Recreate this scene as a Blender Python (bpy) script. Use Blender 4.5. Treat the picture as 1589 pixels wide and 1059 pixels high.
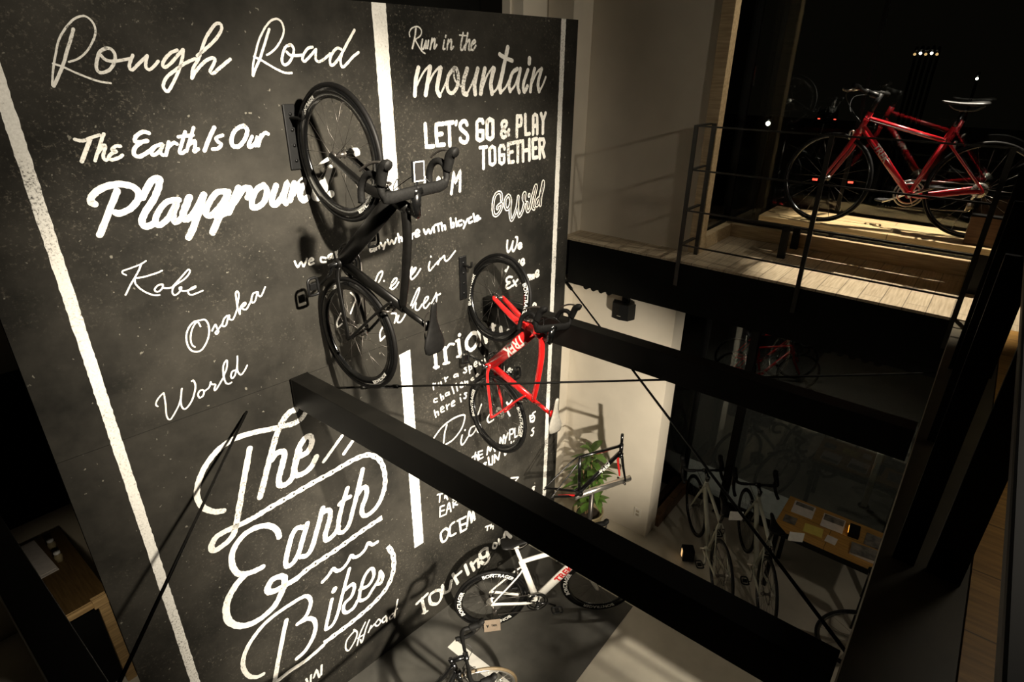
import bpy, bmesh, math, random
from mathutils import Vector, Matrix, Quaternion
from math import sin, cos, pi, radians, sqrt, atan2
random.seed(7)
S = bpy.context.scene
C = S.collection
for o in list(bpy.data.objects):
    bpy.data.objects.remove(o)

# ---------------------------------------------------------------- camera
EYE = 4.67                      # eye height above the shop floor (mezzanine floor is 3.17 m up)
cam = bpy.data.objects.new('camera', bpy.data.cameras.new('camera'))
C.objects.link(cam)
cam.data.sensor_width = 36.0
cam.data.lens = 916.84 * 36.0 / 1589.0
cam.data.clip_start = 0.02
cam.data.clip_end = 300
cam.matrix_world = Matrix(((0.6284626, 0.32393451, -0.70717833, 0.0),
                           (-0.77777714, 0.2732447, -0.56603892, 0.0),
                           (0.00987319, 0.90576143, 0.42367293, EYE),
                           (0, 0, 0, 1)))
S.camera = cam

# ---------------------------------------------------------------- world, exposure
S.view_settings.view_transform = 'Standard'
S.view_settings.look = 'None'
S.view_settings.gamma = 1.0
S.view_settings.use_curve_mapping = False
S.view_settings.exposure = 0.0
w = bpy.data.worlds.new('night'); S.world = w; w.use_nodes = True
bg = w.node_tree.nodes['Background']
bg.inputs[0].default_value = (1.0, 0.82, 0.55, 1)
bg.inputs[1].default_value = 0.0022

# ---------------------------------------------------------------- lamps of the shop, and added fill lights
WARM = (1.0, 0.90, 0.74)
def spot(name, loc, aim, watts, deg, blend=0.6, size=0.04, col=WARM):
    l = bpy.data.lights.new(name, 'SPOT'); l.energy = watts; l.spot_size = radians(deg)
    l.spot_blend = blend; l.shadow_soft_size = size; l.color = col
    o = bpy.data.objects.new(name, l); C.objects.link(o); o.location = loc
    d = Vector(aim) - Vector(loc)
    o.rotation_euler = d.to_track_quat('-Z', 'Y').to_euler()
    return o
spot('ceiling_spot_or_fill', (1.30, 0.20, 5.32), (2.06, 3.0, 3.10), 2250, 62, 1.0)
spot('ceiling_spot_or_fill', (1.36, 0.20, 5.32), (2.05, 3.0, 4.20), 380, 88, 1.0)  # added soft fill over the board, not a fitting of its own
spot('ceiling_spot_or_fill', (3.70, 0.30, 5.07), (3.20, 2.9, 3.25), 640, 56, 1.0)
spot('undercroft_spot', (1.60, 0.50, 1.57), (2.35, 2.95, 1.10), 820, 80, 0.9)
spot('undercroft_spot', (2.60, 0.15, 1.77), (4.62, 2.85, 1.42), 460, 58, 0.8)
spot('window_spot', (5.72, 0.45, 6.1), (5.30, 0.42, 3.17), 760, 44, 0.55)
spot('post_fill', (5.25, 0.9, 6.2), (5.04, 1.95, 4.3), 55, 46, 0.9)  # added fill to brighten the oak window post
spot('mezzanine_lamp', (4.2, -1.6, 5.3), (5.0, 2.6, 4.6), 95, 75, 0.9)
spot('walkway_spot', (3.6, -0.75, 6.2), (1.9, -0.3, 3.17), 40, 80, 0.7, 0.35)
spot('shop_spot', (3.9, -0.9, 2.65), (5.2, 0.9, 0.3), 18, 120, 0.9)
spot('street_light', (9.5, 3.5, 5.5), (7.6, 1.5, 0.0), 160, 66, 0.8, 0.1, (1.0, 0.93, 0.8))
spot('corner_spot', (0.42, 3.72, 1.7), (0.50, 4.6, 0.70), 14.0, 62, 0.7)
spot('back_wall_fill', (0.3, 4.6, 4.6), (0.2, 5.75, 3.4), 2.0, 90, 0.8)  # added weak fill so the back wall is not black

# ---------------------------------------------------------------- materials
def mat(name, col, rough=0.5, metal=0.0, var=0.12, scale=18.0, coat=0.0, bump=0.0, spec=0.5, col2=None):
    m = bpy.data.materials.new(name); m.use_nodes = True
    nt = m.node_tree; b = nt.nodes['Principled BSDF']
    tc = nt.nodes.new('ShaderNodeTexCoord')
    n = nt.nodes.new('ShaderNodeTexNoise'); n.inputs['Scale'].default_value = scale
    n.inputs['Detail'].default_value = 6
    nt.links.new(tc.outputs['Object'], n.inputs['Vector'])
    r = nt.nodes.new('ShaderNodeValToRGB')
    c2 = col2 if col2 else tuple(min(1, c * (1 + var)) for c in col)
    c1 = col if col2 else tuple(c * (1 - var) for c in col)
    r.color_ramp.elements[0].color = (*c1, 1); r.color_ramp.elements[0].position = 0.3
    r.color_ramp.elements[1].color = (*c2, 1); r.color_ramp.elements[1].position = 0.7
    nt.links.new(n.outputs['Fac'], r.inputs['Fac'])
    nt.links.new(r.outputs['Color'], b.inputs['Base Color'])
    b.inputs['Roughness'].default_value = rough; b.inputs['Metallic'].default_value = metal
    b.inputs['Coat Weight'].default_value = coat; b.inputs['Coat Roughness'].default_value = 0.08
    b.inputs['Specular IOR Level'].default_value = spec
    if bump:
        bp = nt.nodes.new('ShaderNodeBump'); bp.inputs['Strength'].default_value = bump
        bp.inputs['Distance'].default_value = 0.004
        nt.links.new(n.outputs['Fac'], bp.inputs['Height'])
        nt.links.new(bp.outputs['Normal'], b.inputs['Normal'])
    return m

def glow(name, col, strength):
    m = bpy.data.materials.new(name); m.use_nodes = True
    nt = m.node_tree; nt.nodes.clear()
    e = nt.nodes.new('ShaderNodeEmission'); e.inputs[0].default_value = (*col, 1); e.inputs[1].default_value = strength
    o = nt.nodes.new('ShaderNodeOutputMaterial'); nt.links.new(e.outputs[0], o.inputs[0])
    return m

def glass(name):
    m = bpy.data.materials.new(name); m.use_nodes = True
    nt = m.node_tree; nt.nodes.clear()
    f = nt.nodes.new('ShaderNodeFresnel'); f.inputs[0].default_value = 1.55
    t = nt.nodes.new('ShaderNodeBsdfTransparent'); t.inputs[0].default_value = (0.86, 0.9, 0.88, 1)
    g = nt.nodes.new('ShaderNodeBsdfGlossy'); g.inputs['Roughness'].default_value = 0.0
    g.inputs['Color'].default_value = (1, 1, 1, 1)
    mx = nt.nodes.new('ShaderNodeMixShader'); o = nt.nodes.new('ShaderNodeOutputMaterial')
    nt.links.new(f.outputs[0], mx.inputs[0]); nt.links.new(t.outputs[0], mx.inputs[1])
    nt.links.new(g.outputs[0], mx.inputs[2]); nt.links.new(mx.outputs[0], o.inputs[0])
    return m

def board_mat():
    """chalkboard: charcoal with soft rubbed clouds and fine pale specks"""
    m = bpy.data.materials.new('chalkboard'); m.use_nodes = True
    nt = m.node_tree; N = nt.nodes; L = nt.links; b = N['Principled BSDF']
    tc = N.new('ShaderNodeTexCoord')
    def noise(sc, det, ro):
        n = N.new('ShaderNodeTexNoise'); n.inputs['Scale'].default_value = sc
        n.inputs['Detail'].default_value = det; n.inputs['Roughness'].default_value = ro
        L.new(tc.outputs['Object'], n.inputs['Vector']); return n
    def ramp(n, p0, c0, p1, c1):
        r = N.new('ShaderNodeValToRGB')
        r.color_ramp.elements[0].position = p0; r.color_ramp.elements[0].color = (*c0, 1)
        r.color_ramp.elements[1].position = p1; r.color_ramp.elements[1].color = (*c1, 1)
        L.new(n.outputs['Fac'], r.inputs['Fac']); return r
    base = ramp(noise(1.3, 9, 0.66), 0.36, (0.011, 0.0105, 0.009), 0.68, (0.038, 0.035, 0.029))
    cloud = ramp(noise(1.1, 4, 0.6), 0.44, (0, 0, 0), 0.62, (1, 1, 1))
    speck = ramp(noise(60, 5, 0.75), 0.55, (0, 0, 0), 0.70, (1, 1, 1))
    dots = ramp(noise(38, 2, 0.5), 0.715, (0, 0, 0), 0.75, (1, 1, 1))
    mul = N.new('ShaderNodeMath'); mul.operation = 'MULTIPLY'
    L.new(cloud.outputs[0], mul.inputs[0]); L.new(speck.outputs[0], mul.inputs[1])
    mul2 = N.new('ShaderNodeMath'); mul2.operation = 'MULTIPLY'; mul2.inputs[1].default_value = 0.7
    L.new(mul.outputs[0], mul2.inputs[0])
    mx = N.new('ShaderNodeMix'); mx.data_type = 'RGBA'
    L.new(mul2.outputs[0], mx.inputs['Factor']); L.new(base.outputs[0], mx.inputs['A'])
    mx.inputs['B'].default_value = (0.13, 0.115, 0.09, 1)
    mx2 = N.new('ShaderNodeMix'); mx2.data_type = 'RGBA'
    d2 = N.new('ShaderNodeMath'); d2.operation = 'MULTIPLY'; d2.inputs[1].default_value = 0.4
    L.new(dots.outputs[0], d2.inputs[0]); L.new(d2.outputs[0], mx2.inputs['Factor'])
    L.new(mx.outputs['Result'], mx2.inputs['A']); mx2.inputs['B'].default_value = (0.30, 0.28, 0.23, 1)
    L.new(mx2.outputs['Result'], b.inputs['Base Color'])
    b.inputs['Roughness'].default_value = 0.7; b.inputs['Specular IOR Level'].default_value = 0.06
    return m

def chalk_mat():
    """white chalk paint, worn through to the board in small flecks"""
    m = bpy.data.materials.new('chalk_paint'); m.use_nodes = True
    nt = m.node_tree; N = nt.nodes; L = nt.links; b = N['Principled BSDF']
    tc = N.new('ShaderNodeTexCoord')
    n = N.new('ShaderNodeTexNoise'); n.inputs['Scale'].default_value = 85; n.inputs['Detail'].default_value = 5
    n.inputs['Roughness'].default_value = 0.7
    n2 = N.new('ShaderNodeTexNoise'); n2.inputs['Scale'].default_value = 2.2; n2.inputs['Detail'].default_value = 3
    L.new(tc.outputs['Object'], n.inputs['Vector']); L.new(tc.outputs['Object'], n2.inputs['Vector'])
    a = N.new('ShaderNodeMath'); a.operation = 'MULTIPLY_ADD'; a.inputs[1].default_value = 0.55
    L.new(n2.outputs['Fac'], a.inputs[0]); L.new(n.outputs['Fac'], a.inputs[2])
    r = N.new('ShaderNodeValToRGB')
    r.color_ramp.elements[0].position = 0.60; r.color_ramp.elements[0].color = (0.76, 0.74, 0.69, 1)
    r.color_ramp.elements[1].position = 1.0; r.color_ramp.elements[1].color = (0.05, 0.045, 0.04, 1)
    e = r.color_ramp.elements.new(0.86); e.color = (0.62, 0.60, 0.55, 1)
    L.new(a.outputs[0], r.inputs['Fac']); L.new(r.outputs['Color'], b.inputs['Base Color'])
    b.inputs['Roughness'].default_value = 0.85; b.inputs['Specular IOR Level'].default_value = 0.1
    return m

def plank_mat(name, c1, c2, wide=0.12, long=1.2, along='Y', rough=0.45):
    m = bpy.data.materials.new(name); m.use_nodes = True
    nt = m.node_tree; N = nt.nodes; L = nt.links; b = N['Principled BSDF']
    tc = N.new('ShaderNodeTexCoord'); mp = N.new('ShaderNodeMapping')
    if along == 'Y': mp.inputs['Rotation'].default_value = (0, 0, pi / 2)
    L.new(tc.outputs['Object'], mp.inputs['Vector'])
    br = N.new('ShaderNodeTexBrick'); br.inputs['Scale'].default_value = 1.0
    br.inputs['Brick Width'].default_value = long; br.inputs['Row Height'].default_value = wide
    br.inputs['Mortar Size'].default_value = 0.003; br.inputs['Color1'].default_value = (*c1, 1)
    br.inputs['Color2'].default_value = (*c2, 1); br.inputs['Mortar'].default_value = (c1[0] * .35, c1[1] * .35, c1[2] * .35, 1)
    L.new(mp.outputs['Vector'], br.inputs['Vector'])
    wv = N.new('ShaderNodeTexNoise'); wv.inputs['Scale'].default_value = 5; wv.inputs['Detail'].default_value = 8
    mp2 = N.new('ShaderNodeMapping'); mp2.inputs['Scale'].default_value = (1, 14, 14) if along == 'X' else (14, 1, 14)
    L.new(tc.outputs['Object'], mp2.inputs['Vector']); L.new(mp2.outputs['Vector'], wv.inputs['Vector'])
    rr = N.new('ShaderNodeValToRGB'); rr.color_ramp.elements[0].position = 0.3; rr.color_ramp.elements[1].position = 0.75
    rr.color_ramp.elements[0].color = (0.62, 0.58, 0.52, 1); rr.color_ramp.elements[1].color = (1.1, 1.08, 1.05, 1)
    L.new(wv.outputs['Fac'], rr.inputs['Fac'])
    mx = N.new('ShaderNodeMix'); mx.data_type = 'RGBA'; mx.blend_type = 'MULTIPLY'; mx.inputs['Factor'].default_value = 1
    L.new(br.outputs['Color'], mx.inputs['A']); L.new(rr.outputs['Color'], mx.inputs['B'])
    L.new(mx.outputs['Result'], b.inputs['Base Color']); b.inputs['Roughness'].default_value = rough
    return m

M = {}
M['board'] = board_mat(); M['chalk'] = chalk_mat()
M['white_floor'] = mat('white_floor_paint', (0.72, 0.70, 0.64), 0.7, 0, 0.06, 6)
M['steel'] = mat('black_steel', (0.004, 0.0037, 0.003), 0.45, 0.0, 0.3, 9, spec=0.18)
M['steel_brown'] = mat('brown_black_steel', (0.062, 0.048, 0.022), 0.5, 0.0, 0.2, 7)
M['rail'] = mat('railing_paint', (0.03, 0.028, 0.022), 0.35, 0.3, 0.2, 20)
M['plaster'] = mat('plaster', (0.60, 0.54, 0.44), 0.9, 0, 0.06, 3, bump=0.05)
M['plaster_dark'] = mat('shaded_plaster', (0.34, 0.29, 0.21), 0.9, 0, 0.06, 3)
M['concrete'] = mat('polished_concrete', (0.56, 0.51, 0.41), 0.32, 0, 0.25, 1.6, bump=0.02)
M['floor_mat'] = mat('charcoal_floor', (0.072, 0.068, 0.058), 0.7, 0, 0.35, 3.5, bump=0.06)
M['black_void'] = mat('black_paint', (0.006, 0.006, 0.005), 0.9, 0, 0.2, 4, spec=0.1)
M['planks'] = plank_mat('oak_floorboards', (0.46, 0.38, 0.27), (0.55, 0.47, 0.34), 0.14, 1.6, 'X', 0.4)
M['trim'] = plank_mat('oak_trim', (0.52, 0.40, 0.24), (0.56, 0.44, 0.27), 0.6, 4.0, 'Y', 0.5)
M['bench_wood'] = plank_mat('pale_bench_wood', (0.62, 0.47, 0.26), (0.70, 0.54, 0.30), 0.115, 6.0, 'Y', 0.4)
M['brown_wood'] = plank_mat('brown_wood', (0.16, 0.085, 0.04), (0.20, 0.11, 0.055), 0.2, 2, 'Y', 0.5)
M['table_wood'] = plank_mat('honey_wood', (0.48, 0.26, 0.06), (0.54, 0.30, 0.08), 0.3, 3, 'Y', 0.45)
M['cupboard_wood'] = plank_mat('cupboard_wood', (0.10, 0.06, 0.02), (0.13, 0.08, 0.03), 0.3, 3, 'Y', 0.5)
M['pine'] = plank_mat('pine', (0.66, 0.44, 0.2), (0.72, 0.5, 0.24), 0.3, 3, 'X', 0.5)
M['asphalt'] = mat('asphalt', (0.05, 0.045, 0.036), 0.85, 0, 0.35, 25)
M['paving'] = mat('pale_paving', (0.52, 0.50, 0.45), 0.8, 0, 0.12, 12)
M['pane'] = glass('window_glass')
M['rubber'] = mat('tyre_rubber', (0.0045, 0.0042, 0.004), 0.55, 0, 0.2, 60, spec=0.15)
M['tan_tyre'] = mat('tan_sidewall', (0.10, 0.072, 0.038), 0.6, 0, 0.15, 40)
M['carbon'] = mat('matt_black_paint', (0.003, 0.0028, 0.0025), 0.38, 0, 0.25, 30, spec=0.22)
M['gloss_black'] = mat('gloss_black_paint', (0.003, 0.003, 0.003), 0.22, 0, 0.2, 30, coat=0.4)
M['red'] = mat('red_paint', (0.58, 0.012, 0.012), 0.28, 0, 0.08, 14, coat=0.7)
M['crimson'] = mat('crimson_paint', (0.36, 0.008, 0.013), 0.28, 0, 0.08, 14, coat=0.7)
M['red_dark'] = mat('dark_red_paint', (0.27, 0.010, 0.014), 0.3, 0, 0.1, 14, coat=0.7)
M['white'] = mat('white_paint', (0.80, 0.77, 0.70), 0.3, 0, 0.04, 14, coat=0.4)
M['grey_paint'] = mat('grey_green_paint', (0.42, 0.42, 0.34), 0.35, 0, 0.06, 14, coat=0.3)
M['silver'] = mat('brushed_alloy', (0.66, 0.63, 0.57), 0.28, 0.9, 0.1, 40)
M['dark_alloy'] = mat('dark_alloy', (0.10, 0.09, 0.08), 0.35, 0.8, 0.2, 40)
M['tape'] = mat('bar_tape', (0.004, 0.0038, 0.0035), 0.65, 0, 0.3, 90, bump=0.3, spec=0.14)
M['saddle'] = mat('black_saddle_cover', (0.005, 0.0047, 0.0044), 0.45, 0, 0.2, 50, spec=0.25)
M['saddle_white'] = mat('pale_saddle_cover', (0.62, 0.58, 0.50), 0.4, 0, 0.1, 50)
M['decal'] = mat('white_decal', (0.82, 0.80, 0.74), 0.45, 0, 0.03, 20)
M['decal_red'] = mat('red_decal', (0.6, 0.02, 0.02), 0.4, 0, 0.05, 20)
M['decal_grey'] = mat('grey_decal', (0.42, 0.36, 0.32), 0.45, 0, 0.03, 20)
M['wrap'] = mat('white_wrapping', (0.86, 0.84, 0.78), 0.6, 0, 0.06, 40, bump=0.3)
M['plastic'] = mat('black_plastic', (0.0035, 0.0035, 0.0035), 0.42, 0, 0.2, 30, spec=0.3)
M['leaf'] = mat('glossy_leaf', (0.085, 0.16, 0.028), 0.4, 0, 0.35, 20)
M['pot'] = mat('glazed_pot', (0.30, 0.24, 0.13), 0.45, 0, 0.2, 10)
M['soil'] = mat('soil', (0.03, 0.02, 0.012), 0.95, 0, 0.4, 60)
M['stem'] = mat('plant_stem', (0.16, 0.10, 0.045), 0.8, 0, 0.3, 30)
M['card'] = mat('kraft_card', (0.25, 0.19, 0.135), 0.8, 0, 0.08, 30)
M['ink'] = mat('black_ink', (0.012, 0.011, 0.010), 0.7, 0, 0.1, 30, spec=0.1)
M['paper'] = mat('pale_paper', (0.62, 0.56, 0.50), 0.8, 0, 0.08, 20)
M['paper_yellow'] = mat('yellow_paper', (0.60, 0.48, 0.10), 0.8, 0, 0.08, 20)
M['photo_print'] = mat('dark_photo_print', (0.03, 0.03, 0.03), 0.5, 0, 0.6, 16, col2=(0.25, 0.22, 0.18))
M['switch'] = mat('ivory_plastic', (0.62, 0.57, 0.48), 0.5, 0, 0.04, 20)
M['amber'] = glow('amber_light', (1.0, 0.42, 0.05), 1.6)
M['tail'] = glow('tail_lamp', (1.0, 0.07, 0.04), 4.0)
M['lamp_white'] = glow('street_lamp_light', (1.0, 0.93, 0.8), 6.0)
M['lamp_blue'] = glow('cool_lamp_light', (0.6, 0.85, 1.0), 1.2)
M['lamp_warm'] = glow('warm_lamp_light', (1.0, 0.6, 0.25), 1.0)

# ---------------------------------------------------------------- mesh helpers
class MB:
    """collects shapes and links them as ONE mesh object"""
    def __init__(s): s.bm = bmesh.new(); s.mi = 0; s.sm = True
    def _f(s, vs):
        try:
            f = s.bm.faces.new(vs); f.material_index = s.mi; f.smooth = s.sm; return f
        except ValueError: return None
    def tube(s, path, r, n=10, closed=False, caps=True, up=None):
        """sweep an ellipse along a path; r is one radius, (across, along 'up') or a list of either"""
        P = [Vector(p) for p in path]; k = len(P)
        R = r if isinstance(r, list) else [r] * k
        R = [(q, q) if not isinstance(q, tuple) else q for q in R]
        T = []
        for i in range(k):
            a = P[(i - 1) % k] if (closed or i > 0) else P[i]
            b = P[(i + 1) % k] if (closed or i < k - 1) else P[i]
            T.append((b - a).normalized())
        u = Vector(up) if up else (Vector((0, 0, 1)) if abs(T[0].z) < 0.9 else Vector((1, 0, 0)))
        rings = []
        for i in range(k):
            if up: u = Vector(up)
            u = (u - T[i] * u.dot(T[i])).normalized(); v = T[i].cross(u)
            rings.append([s.bm.verts.new(P[i] + v * (cos(2 * pi * j / n) * R[i][0]) + u * (sin(2 * pi * j / n) * R[i][1])) for j in range(n)])
        for i in range(k if closed else k - 1):
            A, B = rings[i], rings[(i + 1) % k]
            for j in range(n): s._f((A[j], A[(j + 1) % n], B[(j + 1) % n], B[j]))
        if caps and not closed:
            s._f(rings[0][::-1]); s._f(rings[-1])
        return s
    def lathe(s, c, axis, prof, n=32, closed_prof=False, caps=True):
        """revolve (distance along axis, radius) pairs"""
        c = Vector(c); a = Vector(axis).normalized()
        u = Vector((0, 0, 1)) if abs(a.z) < 0.9 else Vector((1, 0, 0))
        u = (u - a * u.dot(a)).normalized(); v = a.cross(u)
        rings = [[s.bm.verts.new(c + a * d + (u * cos(2 * pi * j / n) + v * sin(2 * pi * j / n)) * max(r, 1e-4)) for j in range(n)] for d, r in prof]
        m = len(rings)
        for i in range(m if closed_prof else m - 1):
            A, B = rings[i], rings[(i + 1) % m]
            for j in range(n): s._f((A[j], A[(j + 1) % n], B[(j + 1) % n], B[j]))
        if caps and not closed_prof:
            s._f(rings[0][::-1]); s._f(rings[-1])
        return s
    def box(s, lo, hi, mtx=None, bev=0.0):
        sm = s.sm; s.sm = False
        lo = Vector(lo); hi = Vector(hi)
        b = bmesh.new(); bmesh.ops.create_cube(b, size=1)
        for v in b.verts:
            v.co = Vector(((lo.x + hi.x) / 2 + v.co.x * (hi.x - lo.x), (lo.y + hi.y) / 2 + v.co.y * (hi.y - lo.y), (lo.z + hi.z) / 2 + v.co.z * (hi.z - lo.z)))
        if bev:
            bmesh.ops.bevel(b, geom=list(b.edges), offset=bev, segments=2, affect='EDGES', profile=0.5)
        mp = {}
        for v in b.verts: mp[v] = s.bm.verts.new(mtx @ v.co if mtx else v.co)
        for f in b.faces: s._f([mp[v] for v in f.verts])
        b.free(); s.sm = sm; return s
    def prism(s, poly, off):
        """polygon (3-D points) extruded by the vector off"""
        sm = s.sm; s.sm = False
        off = Vector(off); A = [s.bm.verts.new(Vector(p)) for p in poly]; B = [s.bm.verts.new(Vector(p) + off) for p in poly]
        s._f(A[::-1]); s._f(B); k = len(A)
        for j in range(k): s._f((A[j], A[(j + 1) % k], B[(j + 1) % k], B[j]))
        s.sm = sm; return s
    def flat(s, poly):
        return s._f([s.bm.verts.new(Vector(p)) for p in poly])
    def text(s, string, size, mp, bold=0.0, sub=False):
        """lettering; mp turns (x, y) of the line of type into a 3-D point"""
        for vs, fs in text_geo(string, size, bold, sub):
            V = [s.bm.verts.new(mp(x, y)) for x, y in vs]
            for f in fs: s._f([V[i] for i in f])
        return s
    def build(s, name, mats, parent=None, fix=True):
        if fix: bmesh.ops.recalc_face_normals(s.bm, faces=s.bm.faces[:])
        me = bpy.data.meshes.new(name); s.bm.to_mesh(me); s.bm.free()
        for m in (mats if isinstance(mats, (list, tuple)) else [mats]): me.materials.append(m)
        o = bpy.data.objects.new(name, me); C.objects.link(o)
        if parent: o.parent = parent
        return o

_tc = {}
def text_geo(string, size, bold, sub=False):
    key = (string, size, bold, sub)
    if key in _tc: return _tc[key]
    cu = bpy.data.curves.new('type', 'FONT'); cu.body = string; cu.size = size; cu.offset = bold
    cu.align_x = 'CENTER'; cu.align_y = 'CENTER'; cu.resolution_u = 3
    o = bpy.data.objects.new('type', cu); C.objects.link(o)
    dg = bpy.context.evaluated_depsgraph_get(); dg.update()
    me = o.evaluated_get(dg).to_mesh()
    tb = bmesh.new(); tb.from_mesh(me)
    if sub:                                        # finer faces, so the type can follow a round tube
        bmesh.ops.triangulate(tb, faces=tb.faces[:])
        for _ in range(3):
            e = [q for q in tb.edges if q.calc_length() > size * .16]
            if e: bmesh.ops.subdivide_edges(tb, edges=e, cuts=1)
            bmesh.ops.triangulate(tb, faces=tb.faces[:])
    tb.verts.index_update()
    geo = [([(v.co.x, v.co.y) for v in tb.verts], [tuple(v.index for v in f.verts) for f in tb.faces])]
    tb.free()
    o.evaluated_get(dg).to_mesh_clear()
    bpy.data.objects.remove(o); bpy.data.curves.remove(cu)
    _tc[key] = geo
    return geo

def thing(name, label, cat, loc=(0, 0, 0), rz=0.0, group=None, mtx=None):
    o = bpy.data.objects.new(name, None); C.objects.link(o); o.empty_display_size = 0.1
    if mtx is not None: o.matrix_world = mtx
    else: o.location = loc; o.rotation_euler = (0, 0, rz)
    o['label'] = label; o['category'] = cat
    if group: o['group'] = group
    return o
def tag(o, label, cat, group=None, kind=None):
    o['label'] = label; o['category'] = cat
    if group: o['group'] = group
    if kind: o['kind'] = kind
    return o
def struct(o): o['kind'] = 'structure'; return o
def part_label(o, l): o['label'] = l; return o

def smooth_path(pts, step=6, closed=False):
    """Catmull-Rom through 2-D or 3-D points"""
    P = [Vector(p) for p in pts]; k = len(P)
    if k < 3: return P
    out = []
    for i in range(k if closed else k - 1):
        if closed: a, b, c, d = P[i - 1], P[i], P[(i + 1) % k], P[(i + 2) % k]
        else: a, b, c, d = P[max(i - 1, 0)], P[i], P[i + 1], P[min(i + 2, k - 1)]
        for j in range(step):
            t = j / step
            out.append(0.5 * ((2 * b) + (c - a) * t + (2 * a - 5 * b + 4 * c - d) * t * t + (3 * b - a - 3 * c + d) * t ** 3))
    if not closed: out.append(P[-1])
    return out
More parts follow.
